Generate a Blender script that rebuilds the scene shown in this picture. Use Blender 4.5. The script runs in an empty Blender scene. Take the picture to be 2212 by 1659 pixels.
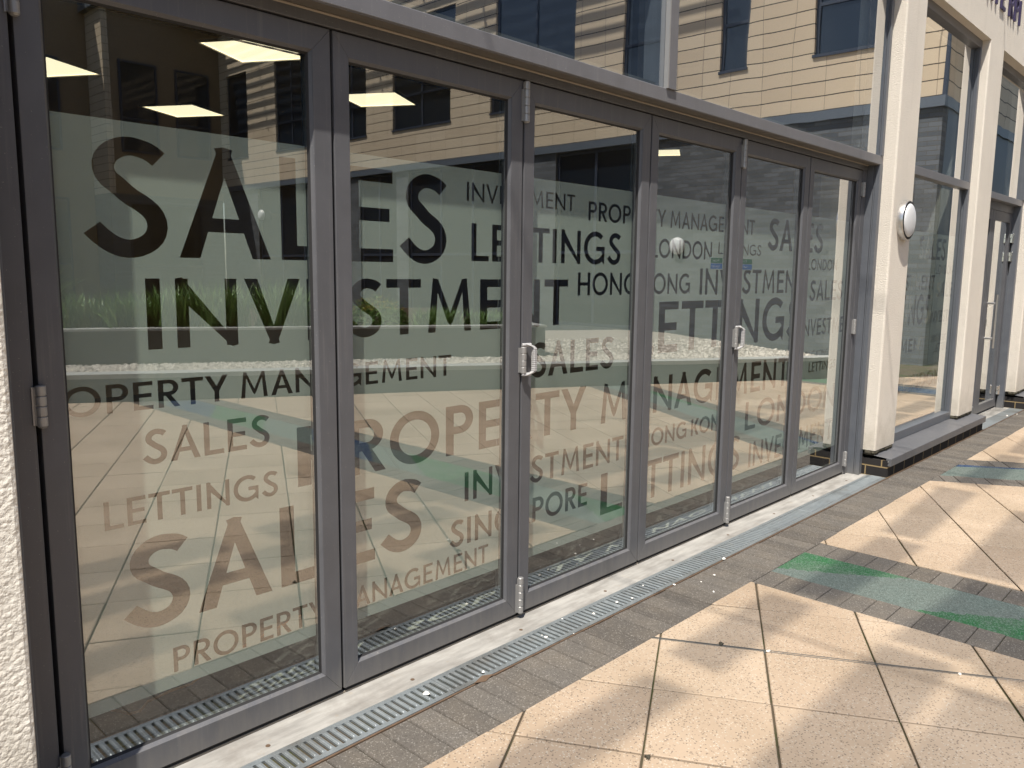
import bpy, bmesh, math, random
from mathutils import Vector, Matrix
from mathutils.geometry import delaunay_2d_cdt
import numpy as np
R = math.radians
random.seed(7)
SC = bpy.context.scene
COL = SC.collection

# ---------------------------------------------------------------- camera
cam_d = bpy.data.cameras.new('camera')
cam = bpy.data.objects.new('camera', cam_d); COL.objects.link(cam)
cam_d.sensor_width = 36.0; cam_d.lens = 36.0 * 1741.9 / 2212.0
cam_d.clip_start = 0.02; cam_d.clip_end = 2000
yaw, pit, rol = R(43.32373), R(-7.85330), R(0.63730)
d_ = Vector((math.cos(pit)*math.cos(yaw), math.cos(pit)*math.sin(yaw), math.sin(pit)))
r_ = Vector((math.sin(yaw), -math.cos(yaw), 0)); u_ = r_.cross(d_)
r2 = math.cos(rol)*r_ + math.sin(rol)*u_; u2 = -math.sin(rol)*r_ + math.cos(rol)*u_
cam.matrix_world = Matrix(((r2.x, u2.x, -d_.x, -0.62514), (r2.y, u2.y, -d_.y, -2.20124), (r2.z, u2.z, -d_.z, 1.42539), (0, 0, 0, 1)))
SC.camera = cam

# ---------------------------------------------------------------- light
SUN = Vector((-1.71, -1.0, 4.1)).normalized()          # towards the sun
EL = math.asin(SUN.z); AZ = math.atan2(SUN.x, SUN.y)
w = bpy.data.worlds.new('World'); SC.world = w; w.use_nodes = True
nt = w.node_tree; bg = nt.nodes['Background']
sk = nt.nodes.new('ShaderNodeTexSky'); sk.sky_type = 'NISHITA'; sk.sun_disc = False
sk.sun_elevation = EL; sk.sun_rotation = AZ % (2*math.pi); sk.air_density = 1.0; sk.dust_density = 1.2
nt.links.new(sk.outputs[0], bg.inputs[0]); bg.inputs[1].default_value = 0.10
sl = bpy.data.lights.new('sun', 'SUN'); so = bpy.data.objects.new('sun', sl); COL.objects.link(so)
sl.energy = 4.6; sl.angle = R(0.53); sl.color = (1.0, 0.955, 0.88)
so.rotation_euler = (-SUN).to_track_quat('-Z', 'Y').to_euler(); so.location = SUN*30
SC.view_settings.view_transform = 'Standard'; SC.view_settings.look = 'None'
SC.view_settings.exposure = 0.66; SC.view_settings.gamma = 1.0
try:
    SC.cycles.max_bounces = 10; SC.cycles.diffuse_bounces = 4; SC.cycles.glossy_bounces = 6
    SC.cycles.transparent_max_bounces = 24; SC.cycles.transmission_bounces = 4
    SC.cycles.caustics_reflective = False; SC.cycles.blur_glossy = 1.0
    SC.cycles.sample_clamp_indirect = 6.0
    SC.cycles.use_denoising = True
except Exception as e:
    print(e)

# ---------------------------------------------------------------- helpers
class MB:
    """collects vertices and faces, then links them as ONE mesh object"""
    def __init__(s): s.v = []; s.f = []; s.t = []
    def add(s, vs, fs, tone=None):
        o = len(s.v); s.v += [tuple(v) for v in vs]; s.f += [tuple(i+o for i in f) for f in fs]
        s.t += [random.random() if tone is None else tone]*len(fs); return s
    def box(s, x0, y0, z0, x1, y1, z1, tone=None):
        v = [(x0,y0,z0),(x1,y0,z0),(x1,y1,z0),(x0,y1,z0),(x0,y0,z1),(x1,y0,z1),(x1,y1,z1),(x0,y1,z1)]
        return s.add(v, [(0,3,2,1),(4,5,6,7),(0,1,5,4),(1,2,6,5),(2,3,7,6),(3,0,4,7)], tone)
    def prism(s, poly, z0, z1, inset=0, drop=0, tone=None):
        """convex ccw polygon in xy from z0 to z1 with a small chamfer"""
        n = len(poly); cx = sum(p[0] for p in poly)/n; cy = sum(p[1] for p in poly)/n
        top = []
        for p in poly:
            dx, dy = p[0]-cx, p[1]-cy; l = math.hypot(dx, dy) or 1
            k = max(0, 1-inset*1.3/l); top.append((cx+dx*k, cy+dy*k))
        v = [(p[0],p[1],z0) for p in poly]+[(p[0],p[1],z1-drop) for p in poly]+[(p[0],p[1],z1) for p in top]
        f = []
        for i in range(n):
            j = (i+1) % n; f += [(i,j,n+j,n+i),(n+i,n+j,2*n+j,2*n+i)]
        f.append(tuple(range(2*n, 3*n)))
        return s.add(v, f, tone)
    def tube(s, path, r, n=10, cap=True, tone=None):
        P = [Vector(p) for p in path]; rr = r if isinstance(r, (list, tuple)) else [r]*len(P)
        v = []; f = []; up = None
        for i, p in enumerate(P):
            d = (P[min(i+1, len(P)-1)]-P[max(i-1, 0)]).normalized()
            if up is None:
                up = d.orthogonal().normalized()
            else:
                up = (up-d*up.dot(d)).normalized()
            b = d.cross(up)
            for k in range(n):
                a = 2*math.pi*k/n; v.append(p+(up*math.cos(a)+b*math.sin(a))*rr[i])
        for i in range(len(P)-1):
            for k in range(n):
                f.append((i*n+k, i*n+(k+1) % n, (i+1)*n+(k+1) % n, (i+1)*n+k))
        if cap: f += [tuple(range(n))[::-1], tuple(range((len(P)-1)*n, len(P)*n))]
        return s.add(v, f, tone)
    def lathe_y(s, cx, cz, prof, n=40):
        """profile of (radius, y) turned about an axis along y"""
        v = []; f = []
        for r, y in prof:
            for k in range(n):
                a = 2*math.pi*k/n; v.append((cx+r*math.cos(a), y, cz+r*math.sin(a)))
        for i in range(len(prof)-1):
            for k in range(n): f.append((i*n+k, i*n+(k+1) % n, (i+1)*n+(k+1) % n, (i+1)*n+k))
        f.append(tuple(range((len(prof)-1)*n, len(prof)*n)))
        return s.add(v, f)
    def build(s, name, mat, parent=None, bevel=0, smooth=False, seg=1):
        me = bpy.data.meshes.new(name); me.from_pydata(s.v, [], s.f); me.validate()
        if len(s.t) == len(me.polygons):
            a = me.attributes.new('tone', 'FLOAT', 'FACE'); a.data.foreach_set('value', s.t)
        bm = bmesh.new(); bm.from_mesh(me); bmesh.ops.recalc_face_normals(bm, faces=bm.faces); bm.to_mesh(me); bm.free()
        me.materials.append(mat)
        if smooth: me.polygons.foreach_set('use_smooth', [True]*len(me.polygons))
        o = bpy.data.objects.new(name, me); COL.objects.link(o)
        if parent is not None:
            o.parent = parent; o.matrix_parent_inverse = Matrix.Translation(-parent.location)
        if bevel:
            b = o.modifiers.new('bevel', 'BEVEL'); b.width = bevel; b.segments = seg; b.limit_method = 'ANGLE'; b.angle_limit = R(35)
        return o
def tag(o, label=None, cat=None, group=None, kind=None):
    for k, v in (('label', label), ('category', cat), ('group', group), ('kind', kind)):
        if v: o[k] = v
    return o
def empty(name, loc, label, cat, group=None):
    o = bpy.data.objects.new(name, None); COL.objects.link(o); o.location = loc; o.empty_display_size = .1
    return tag(o, label, cat, group)
def clip(poly, a, b, c):
    """keep a*x+b*y <= c"""
    out = []
    for i in range(len(poly)):
        p, q = poly[i], poly[(i+1) % len(poly)]; dp, dq = a*p[0]+b*p[1]-c, a*q[0]+b*q[1]-c
        if dp <= 0: out.append(p)
        if dp*dq < 0:
            t = dp/(dp-dq); out.append((p[0]+(q[0]-p[0])*t, p[1]+(q[1]-p[1])*t))
    return out
def area(p): return .5*sum(p[i][0]*p[(i+1) % len(p)][1]-p[(i+1) % len(p)][0]*p[i][1] for i in range(len(p)))

# ---------------------------------------------------------------- materials
class Mat:
    def __init__(s, name):
        s.m = bpy.data.materials.new(name); s.m.use_nodes = True; s.t = s.m.node_tree
        s.b = s.t.nodes['Principled BSDF']; s.out = s.t.nodes['Material Output']
    def n(s, typ, **k):
        x = s.t.nodes.new('ShaderNode'+typ)
        for a, v in k.items():
            if hasattr(x, a): setattr(x, a, v)
        return x
    def l(s, a, b): s.t.links.new(a, b)
    def co(s):
        if not hasattr(s, '_co'): s._co = s.n('TexCoord').outputs['Object']
        return s._co
    def noise(s, scale, detail=3, rough=.55, vec=None, dist=0):
        x = s.n('TexNoise'); x.inputs['Scale'].default_value = scale; x.inputs['Detail'].default_value = detail
        x.inputs['Roughness'].default_value = rough; x.inputs['Distortion'].default_value = dist; s.l(vec or s.co(), x.inputs['Vector']); return x.outputs['Fac']
    def voro(s, scale, out='Distance', feature='F1', vec=None):
        x = s.n('TexVoronoi', feature=feature); x.inputs['Scale'].default_value = scale; s.l(vec or s.co(), x.inputs['Vector']); return x.outputs[out]
    def map(s, scale=(1, 1, 1), rot=(0, 0, 0), loc=(0, 0, 0)):
        x = s.n('Mapping'); x.inputs['Scale'].default_value = scale; x.inputs['Rotation'].default_value = rot; x.inputs['Location'].default_value = loc
        s.l(s.co(), x.inputs['Vector']); return x.outputs[0]
    def ramp(s, fac, stops, interp='LINEAR'):
        x = s.n('ValToRGB'); x.color_ramp.interpolation = interp; e = x.color_ramp.elements
        while len(e) < len(stops): e.new(.5)
        for i, (p, c) in enumerate(stops):
            e[i].position = p; e[i].color = (c if len(c) == 4 else (*c, 1)) if not isinstance(c, (int, float)) else (c, c, c, 1)
        s.l(fac, x.inputs['Fac']); return x.outputs['Color']
    def mix(s, fac, a, b, mode='MIX'):
        x = s.n('Mix'); x.data_type = 'RGBA'; x.blend_type = mode
        for i, v in ((0, fac), (6, a), (7, b)):
            if hasattr(v, 'links'): s.l(v, x.inputs[i])
            else: x.inputs[i].default_value = v if i == 0 else (*v, 1)
        return x.outputs[2]
    def math(s, op, a, b=0.0, c=None):
        x = s.n('Math', operation=op)
        for i, v in enumerate((a, b) if c is None else (a, b, c)):
            if hasattr(v, 'links'): s.l(v, x.inputs[i])
            else: x.inputs[i].default_value = v
        return x.outputs[0]
    def attr(s, name='tone'):
        x = s.n('Attribute'); x.attribute_name = name; return x.outputs['Fac']
    def bump(s, h, strength=.3, dist=.01, normal=None):
        x = s.n('Bump'); x.inputs['Strength'].default_value = strength; x.inputs['Distance'].default_value = dist
        s.l(h, x.inputs['Height'])
        if normal: s.l(normal, x.inputs['Normal'])
        return x.outputs[0]
    def set(s, color=None, rough=None, metal=None, normal=None, spec=None):
        for k, v in (('Base Color', color), ('Roughness', rough), ('Metallic', metal), ('Normal', normal), ('Specular IOR Level', spec)):
            if v is None: continue
            if hasattr(v, 'links'): s.l(v, s.b.inputs[k])
            else: s.b.inputs[k].default_value = (*v, 1) if k == 'Base Color' else v
        return s.m
def matte(m, color):
    d = m.n('BsdfDiffuse'); m.l(color, d.inputs['Color']); m.l(d.outputs[0], m.out.inputs['Surface']); m.t.nodes.remove(m.b); return m.m
M = {}
def frame_mat(name, c, rough=.42):
    m = Mat(name); n = m.noise(9, 4); f = m.noise(420, 2)
    col = m.mix(m.ramp(n, [(.35, 0), (.7, 1)]), c, tuple(x*1.13 for x in c))
    sp = m.math('GREATER_THAN', m.noise(240, 1, .3), .765)          # specks of dust
    col = m.mix(m.math('MULTIPLY', sp, .5), col, (.4, .38, .34))
    st = m.noise(1, 5, .6, m.map((60, 60, 2.2))); col = m.mix(m.math('MULTIPLY', m.ramp(st, [(.56, 0), (.78, 1)]), .18), col, (.34, .32, .29))
    zz = m.n('SeparateXYZ'); m.l(m.co(), zz.inputs[0])
    low = m.math('MULTIPLY', m.ramp(m.math('SUBTRACT', m.math('MULTIPLY', m.noise(1, 5, .65, m.map((26, 26, 5))), .22), zz.outputs[2]), [(0, 0), (.12, 1)]), .33); col = m.mix(low, col, (.25, .225, .19))
    return m.set(col, m.math('MULTIPLY_ADD', n, .2, rough-.1), 0, m.bump(f, .05, .001), .45)
M['frame'] = frame_mat('frame_grey', (.101, .101, .107))
M['jamb'] = frame_mat('jamb_grey', (.105, .112, .125))
M['fascia'] = frame_mat('fascia_grey', (.145, .143, .150))
def simple(name, c, rough=.5, metal=0, n=.12, scale=20, spec=.5, bump=0):
    m = Mat(name); f = m.noise(scale, 4); col = m.mix(f, tuple(x*(1-n) for x in c), tuple(min(1, x*(1+n)) for x in c))
    return m.set(col, rough, metal, m.bump(m.noise(scale*12, 2), bump, .002) if bump else None, spec)
M['rubber'] = simple('rubber_black', (.012, .011, .011), .7)
M['hinge'] = simple('hinge_satin_silver', (.36, .35, .335), .42, .5, .06, 40)
M['steel'] = simple('steel_brushed', (.62, .60, .57), .28, .9, .08, 60)
M['chrome'] = simple('chrome', (.75, .75, .74), .15, .95, .04)
M['seal'] = simple('sealant_beige', (.27, .23, .18), .7)
M['soffit'] = simple('soffit_brown_grey', (.13, .115, .095), .6, 0, .25, 14)
def render_mat(name, c, coarse):
    m = Mat(name); a = m.noise(coarse, 3, .6); v = m.voro(coarse*.8); g = m.noise(3, 4)
    col = m.mix(m.ramp(g, [(.35, 0), (.72, 1)]), c, tuple(x*.93 for x in c))
    col = m.mix(m.math('MULTIPLY', m.math('GREATER_THAN', m.noise(70, 2), .70), .35), col, (.5, .46, .4))
    dz = m.n('SeparateXYZ'); m.l(m.co(), dz.inputs[0])
    col = m.mix(m.math('MULTIPLY', m.ramp(m.noise(150, 3, .7), [(.42, 0), (.68, 1)]), .30), col, tuple(x*.72 for x in c))
    gr = m.math('MULTIPLY', m.ramp(m.math('SUBTRACT', m.math('MULTIPLY', m.noise(9, 5, .65), .62), m.math('SUBTRACT', dz.outputs[2], .12)), [(0, 0), (.42, 1)]), .55)
    col = m.mix(gr, col, (.33, .28, .20))
    rs = m.ramp(m.noise(1, 4, .6, m.map((16, 16, .5))), [(.57, 0), (.74, 1)]); col = m.mix(m.math('MULTIPLY', rs, .22), col, (.52, .46, .37))
    h = m.math('ADD', m.math('MULTIPLY', a, .8), m.math('MULTIPLY', v, -.5))
    return m.set(col, .92, 0, m.bump(h, .9, .005), .2)
M['render'] = render_mat('render_cream', (.785, .715, .615), 170)
M['render_rough'] = render_mat('render_cream_rough', (.80, .755, .66), 95)
M['mortar'] = simple('bed_mortar_dark', (.07, .062, .045), .9, 0, .5, 60, .2, .6)
# paving slab: tan exposed aggregate
m = Mat('slab_tan'); tn = m.attr()
big = m.noise(2.2, 4); c1 = m.mix(tn, (.36, .272, .196), (.435, .34, .25)); c1 = m.mix(m.math('MULTIPLY', m.ramp(big, [(.4, 0), (.7, 1)]), .35), c1, (.24, .18, .12))
vc = m.voro(165, 'Color'); sep = m.n('SeparateColor'); m.l(vc, sep.inputs[0]); vd = m.voro(165)
near = m.math('LESS_THAN', vd, .48)
dark = m.math('MULTIPLY', m.math('GREATER_THAN', sep.outputs[0], .80), near); lite = m.math('MULTIPLY', m.math('LESS_THAN', sep.outputs[1], .17), near)
c1 = m.mix(m.math('MULTIPLY', dark, .8), c1, (.12, .095, .075)); c1 = m.mix(m.math('MULTIPLY', lite, .6), c1, (.52, .47, .39))
vc2 = m.voro(95, 'Color'); sp2 = m.n('SeparateColor'); m.l(vc2, sp2.inputs[0])
c1 = m.mix(m.math('MULTIPLY', m.math('MULTIPLY', m.math('GREATER_THAN', sp2.outputs[0], .92), m.math('LESS_THAN', m.voro(95), .33)), .7), c1, (.13, .10, .085))
c1 = m.mix(m.math('MULTIPLY', m.noise(480, 2), .25), c1, (.42, .33, .24))
st_ = m.ramp(m.noise(.9, 6, .62, None, .6), [(.47, 0), (.66, 1)]); c1 = m.mix(m.math('MULTIPLY', st_, .30), c1, (.20, .15, .10))
gum = m.math('MULTIPLY', m.math('LESS_THAN', m.math('ADD', m.voro(1.9), m.math('MULTIPLY', m.noise(60, 2), .012)), .022), .7); c1 = m.mix(gum, c1, (.07, .06, .055))
spl = m.math('MULTIPLY', m.math('LESS_THAN', m.math('ADD', m.voro(3.3), m.math('MULTIPLY', m.noise(25, 3), .09)), .075), .22); c1 = m.mix(spl, c1, (.16, .11, .07))
M['slab'] = matte(m, c1)
def block_mat(name, a, b):
    m = Mat(name); tn = m.attr(); c = m.mix(tn, a, b)
    c = m.mix(m.math('MULTIPLY', m.ramp(m.noise(7, 4), [(.4, 0), (.75, 1)]), .3), c, (.20, .165, .125))
    vc = m.voro(260, 'Color'); se = m.n('SeparateColor'); m.l(vc, se.inputs[0])
    c = m.mix(m.math('MULTIPLY', m.math('GREATER_THAN', se.outputs[0], .90), .34), c, (.36, .335, .30)); c = m.mix(m.math('MULTIPLY', m.math('LESS_THAN', se.outputs[1], .2), .35), c, (.05, .046, .04))
    return matte(m, c)
M['block'] = block_mat('block_charcoal', (.095, .085, .075), (.13, .117, .103))
# joints and bed
m = Mat('joint_sand'); c = m.mix(m.ramp(m.noise(5, 5), [(.45, 0), (.62, 1)]), (.085, .066, .045), (.05, .055, .022))
M['joint'] = m.set(c, 1.0, 0, m.bump(m.noise(200, 2), .5, .003), .1)
# threshold
m = Mat('threshold_concrete'); a = m.noise(1, 5, .6, m.map((5, 26, 20))); f = m.noise(260, 3)
c = m.mix(m.ramp(a, [(.36, 0), (.66, 1)]), (.26, .248, .228), (.38, .363, .332)); c = m.mix(m.math('MULTIPLY', m.ramp(f, [(.55, 0), (.75, 1)]), .25), c, (.30, .27, .23))
c = m.mix(m.math('MULTIPLY', m.ramp(m.noise(22, 5, .7), [(.62, 0), (.72, 1)]), .3), c, (.33, .24, .15))
dk = m.ramp(m.noise(3.2, 6, .7, None, .4), [(.48, 0), (.68, 1)]); c = m.mix(m.math('MULTIPLY', dk, .42), c, (.15, .13, .11))
M['threshold'] = matte(m, c)
m = Mat('galvanised_steel'); a = m.noise(30, 4); c = m.mix(a, (.25, .28, .285), (.38, .405, .41)); c = m.mix(m.math('MULTIPLY', m.ramp(m.noise(9, 5), [(.58, 0), (.72, 1)]), .35), c, (.33, .30, .25))
c = m.mix(m.math('MULTIPLY', m.ramp(m.noise(2.3, 6, .7), [(.52, 0), (.7, 1)]), .55), c, (.13, .115, .095))
M['galv'] = m.set(c, m.math('MULTIPLY_ADD', a, .2, .3), .55, m.bump(m.noise(300, 2), .06, .001))
M['rust'] = simple('rust_edge', (.12, .075, .045), .8, .1, .4, 30)
M['void'] = simple('drain_void', (.006, .006, .006), .9)
# coloured band
m = Mat('coloured_resin'); sx = m.n('SeparateXYZ'); m.l(m.co(), sx.inputs[0]); x, y = sx.outputs[0], sx.outputs[1]
wv = m.noise(1.3, 1, .4); wv2 = m.math('MULTIPLY_ADD', wv, .5, -.25)
uA = m.math('ADD', m.math('ADD', x, m.math('MULTIPLY', y, .6)), m.math('MULTIPLY_ADD', m.noise(30, 3), .10, m.math('MULTIPLY', wv2, .12)))
TE, GR, BL = (.112, .135, .122), (.032, .112, .045), (.024, .042, .10)
def st(u): return (u+1.8)/5.2
g1 = m.ramp(m.math('MULTIPLY_ADD', uA, 1/5.2, 1.8/5.2), [(0, GR), (st(-1.2), TE), (st(-.7), BL), (st(-.1), GR), (st(.5), TE), (st(1.0), BL), (st(1.5), TE), (st(1.85), GR), (st(2.39), TE), (st(2.84), GR)], 'CONSTANT')
sB = m.math('ADD', m.math('ADD', m.math('MULTIPLY', x, .871), m.math('MULTIPLY', y, .55)), m.math('MULTIPLY', wv2, .15))
tB = m.math('ADD', sB, m.math('MULTIPLY', m.math('SINE', m.math('MULTIPLY', y, 1.3)), .12))
g2 = m.mix(m.math('GREATER_THAN', tB, 5.02), TE, m.mix(m.math('LESS_THAN', y, -1.9), BL, GR))
c = m.mix(m.math('GREATER_THAN', x, 4.8), g1, g2); c = m.mix(m.math('MULTIPLY', m.ramp(m.noise(6, 6, .7), [(.38, 0), (.68, 1)]), .55), c, (.125, .135, .122)); vc = m.voro(240, 'Color'); se = m.n('SeparateColor'); m.l(vc, se.inputs[0])
c = m.mix(m.math('MULTIPLY', m.math('GREATER_THAN', se.outputs[0], .72), .35), c, (.22, .27, .245)); c = m.mix(m.math('MULTIPLY', m.math('LESS_THAN', se.outputs[1], .25), .4), c, (.02, .035, .03))
M['resin'] = matte(m, c)
# glass: transparent with the reflections of a two-sheet unit, slightly warped
def glass_mat(name, tint, warp, r0=.045, gain=2.0, coat=(1, 1, 1), rough=.0):
    m = Mat(name); g = m.n('NewGeometry'); dt = m.n('VectorMath', operation='DOT_PRODUCT'); m.l(g.outputs['Normal'], dt.inputs[0]); m.l(g.outputs['Incoming'], dt.inputs[1])
    c = m.math('ABSOLUTE', dt.outputs['Value']); k = m.math('POWER', m.math('SUBTRACT', 1.0, c), 5.0)
    F = m.math('MULTIPLY_ADD', k, 1-r0, r0); sn = m.n('SeparateXYZ'); m.l(g.outputs['True Normal'], sn.inputs[0])
    gn = m.math('ADD', m.math('MULTIPLY', m.math('MULTIPLY', m.math('LESS_THAN', sn.outputs[1], -.5), m.math('SUBTRACT', 1.0, g.outputs['Backfacing'])), gain-.35), .35)       # the room-side faces of the unit reflect little
    Re = m.math('DIVIDE', m.math('MULTIPLY', F, gn), m.math('MULTIPLY_ADD', F, m.math('SUBTRACT', gn, 1.0), 1.0))
    gl = m.n('BsdfGlossy'); gl.inputs['Roughness'].default_value = rough; gl.inputs['Color'].default_value = (*coat, 1)
    if warp:
        h = m.math('ADD', m.math('MULTIPLY', m.noise(1, 1, .4, m.map((2.1, 2.1, 1.4))), 1.0), m.math('MULTIPLY', m.noise(1, 0, .4, m.map((6, 6, 3))), .16))
        m.l(m.bump(h, 1.0, warp), gl.inputs['Normal'])
    tr = m.n('BsdfTransparent'); tr.inputs['Color'].default_value = (*tint, 1)
    mx = m.n('MixShader'); m.l(Re, mx.inputs[0]); m.l(tr.outputs[0], mx.inputs[1]); m.l(gl.outputs[0], mx.inputs[2]); m.l(mx.outputs[0], m.out.inputs['Surface'])
    m.t.nodes.remove(m.b); return m.m
M['glass'] = glass_mat('clear_glass', (.90, .93, .90), .0003, .05, 7.0)
M['glass_up'] = glass_mat('upper_glass', (.85, .90, .93), .0007, .06, 7.5)
m = Mat('shade_blade_tint'); tr = m.n('BsdfTransparent'); tr.inputs[0].default_value = (.74, .75, .77, 1); m.l(tr.outputs[0], m.out.inputs['Surface']); m.t.nodes.remove(m.b); M['blade'] = m.m  # see-through tint of the added blades that half-shade the paving
# frosted vinyl
m = Mat('frosted_vinyl'); c = m.mix(m.noise(5, 3), (.415, .44, .42), (.455, .48, .46))
df = m.n('BsdfDiffuse'); m.l(c, df.inputs[0]); tl = m.n('BsdfTranslucent'); tl.inputs[0].default_value = (.5, .55, .5, 1)
mx = m.n('MixShader'); mx.inputs[0].default_value = .12; m.l(df.outputs[0], mx.inputs[1]); m.l(tl.outputs[0], mx.inputs[2]); m.l(mx.outputs[0], m.out.inputs['Surface']); m.t.nodes.remove(m.b); M['film'] = m.m
# brick
def brick_mat(name, a, b, mortar, sx, sz, axis='y', bumpd=.006, ms=.005, zoff=0.0):
    m = Mat(name); s_ = m.n('SeparateXYZ'); m.l(m.co(), s_.inputs[0]); cb = m.n('CombineXYZ')
    if axis == 'y': m.l(s_.outputs[1], cb.inputs[0])
    elif axis == 'x': m.l(s_.outputs[0], cb.inputs[0])
    else: m.l(m.math('ADD', s_.outputs[0], s_.outputs[1]), cb.inputs[0])
    m.l(m.math('ADD', s_.outputs[2], zoff), cb.inputs[1])
    t = m.n('TexBrick'); m.l(cb.outputs[0], t.inputs['Vector']); t.inputs['Scale'].default_value = 1
    t.inputs['Brick Width'].default_value = sx; t.inputs['Row Height'].default_value = sz; t.inputs['Mortar Size'].default_value = ms; t.inputs['Mortar Smooth'].default_value = .15; t.inputs['Bias'].default_value = .0
    t.inputs['Color1'].default_value = (*a, 1); t.inputs['Color2'].default_value = (*b, 1); t.inputs['Mortar'].default_value = (*mortar, 1)
    c = m.mix(m.math('MULTIPLY', m.noise(14, 4), .3), t.outputs['Color'], tuple(x*.6 for x in a))
    return m.set(c, .8, 0, m.bump(m.math('SUBTRACT', 1.0, t.outputs['Fac']), .6, bumpd), .3)
M['brick_grey'] = brick_mat('brick_grey', (.082, .092, .102), (.145, .158, .172), (.10, .09, .07), .29, .075)
m = Mat('cladding_tan'); s_ = m.n('SeparateXYZ'); m.l(m.co(), s_.inputs[0])
hz = m.math('LESS_THAN', m.math('FRACT', m.math('DIVIDE', m.math('SUBTRACT', s_.outputs[2], 4.29), .2465)), .075)
vt = m.math('LESS_THAN', m.math('FRACT', m.math('DIVIDE', m.math('ADD', s_.outputs[0], s_.outputs[1]), .603)), .02)
rn = m.n('TexWhiteNoise'); rn.noise_dimensions = '2D'; cb = m.n('CombineXYZ'); m.l(m.math('FLOOR', m.math('DIVIDE', m.math('SUBTRACT', s_.outputs[2], 4.29), .2465)), cb.inputs[0]); m.l(m.math('FLOOR', m.math('DIVIDE', m.math('ADD', s_.outputs[0], s_.outputs[1]), 1.206)), cb.inputs[1]); m.l(cb.outputs[0], rn.inputs['Vector'])
c = m.mix(rn.outputs['Value'], (.56, .455, .325), (.62, .515, .375)); c = m.mix(m.math('MULTIPLY', vt, .55), c, (.10, .08, .06)); c = m.mix(hz, c, (.06, .05, .04))
M['clad'] = m.set(c, .75, 0, m.bump(m.math('SUBTRACT', 1.0, hz), .5, .01), .2)
M['band'] = simple('band_blue_grey', (.10, .12, .145), .5, 0, .1)
M['win_dark'] = simple('window_dark', (.012, .017, .025), .06, 0, .3, 3, .8)
M['win_frame'] = simple('window_frame_blue', (.03, .04, .062), .5)
M['blind'] = simple('blind_pale', (.30, .33, .36), .8)
M['planter'] = simple('planter_render_grey', (.10, .10, .09), .9, 0, .25, 4, .2, .3)
M['coping'] = simple('coping_pale', (.36, .36, .34), .7, 0, .15, 10)
M['soil'] = simple('planting_soil', (.06, .045, .03), 1, 0, .4, 20, .1, .8)
m = Mat('gravel_white'); tn = m.attr(); M['gravel'] = m.set(m.mix(tn, (.22, .19, .155), (.74, .69, .60)), .85)
M['handle'] = simple('handle_pale', (.42, .41, .40), .4, 0, .05, 60)
M['dull_steel'] = simple('dull_steel', (.15, .15, .14), .5, .3, .3, 30)
M['pebble'] = simple('pebble_white', (.80, .76, .69), .7, 0, .08, 80)
m = Mat('leaf_green'); tn = m.attr(); c = m.mix(tn, (.05, .12, .018), (.16, .28, .06)); M['leaf'] = m.set(c, .45, 0, None, .5)
m = Mat('flower_yellow'); tn = m.attr(); M['flower'] = m.set(m.mix(tn, (.50, .36, .03), (.62, .50, .06)), .7)
M['shade_brown_wall'] = simple('shade_brown_cladding', (.23, .165, .10), .7, 0, .2, 2)  # far block's shade is darkened into this brown cladding colour
M['room_wall'] = simple('room_wall', (.36, .265, .16), .9, 0, .15, 1)
M['room_floor'] = simple('room_carpet', (.045, .042, .04), 1, 0, .3, 30)
M['room_ceiling'] = simple('room_ceiling', (.50, .40, .27), .9)
M['spandrel'] = simple('spandrel_navy', (.018, .026, .045), .4)
M['navy'] = simple('letter_navy', (.030, .022, .075), .5)
M['cable'] = simple('cable_orange', (.42, .15, .035), .6)
M['hob'] = brick_mat('brick_black', (.016, .014, .014), (.03, .026, .024), (.36, .26, .13), .225, .075, 'xy', .006, .005, .022)
def emis(name, c, s):
    m = Mat(name); m.b.inputs['Emission Color'].default_value = (*c, 1); m.b.inputs['Emission Strength'].default_value = s; return m.set(c, .6)
M['lamp'] = emis('light_panel', (1.0, .86, .60), 1.12)
m = Mat('opal'); M['opal'] = m.set((.66, .66, .66), .3, 0, m.bump(m.noise(160, 2), .12, .002), .5)

M['sticker_white'] = simple('notice_white', (.75, .76, .76), .5, 0, .03); M['sticker_green'] = simple('notice_green', (.02, .14, .07), .5, 0, .03); M['sticker_blue'] = simple('notice_blue', (.03, .13, .42), .5, 0, .03)

# ---------------------------------------------------------------- lettering
def _off(pts,w):
    """outline of an open polyline stroked to width w"""
    L=[];Rr=[];n=len(pts);h=w/2
    for i in range(n):
        a=pts[max(i-1,0)];b=pts[min(i+1,n-1)]
        if 0<i<n-1:
            d1=(pts[i][0]-a[0],pts[i][1]-a[1]);d2=(b[0]-pts[i][0],b[1]-pts[i][1])
            l1=math.hypot(*d1);l2=math.hypot(*d2)
            t1=(d1[0]/l1,d1[1]/l1);t2=(d2[0]/l2,d2[1]/l2)
            nx,ny=-(t1[1]+t2[1]),t1[0]+t2[0];l=math.hypot(nx,ny);nx/=l;ny/=l
            k=h/max(.4,nx*-t1[1]+ny*t1[0])
        else:
            dx,dy=b[0]-a[0],b[1]-a[1];l=math.hypot(dx,dy);nx,ny=-dy/l,dx/l;k=h
        L.append((pts[i][0]+nx*k,pts[i][1]+ny*k));Rr.append((pts[i][0]-nx*k,pts[i][1]-ny*k))
    return L+Rr[::-1]
def _arc(cx,cy,rx,ry,a0,a1,n):
    return [(cx+rx*math.cos(math.radians(a0+(a1-a0)*i/n)),cy+ry*math.sin(math.radians(a0+(a1-a0)*i/n))) for i in range(n+1)]
def _rect(x0,y0,x1,y1): return [(x0,y0),(x1,y0),(x1,y1),(x0,y1)]
def _diag(xb,xt,w,y0=0,y1=1):  # slanted bar with horizontal ends, xb/xt = left x at bottom/top
    return [(xb,y0),(xb+w,y0),(xt+w,y1),(xt,y1)]
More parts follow.
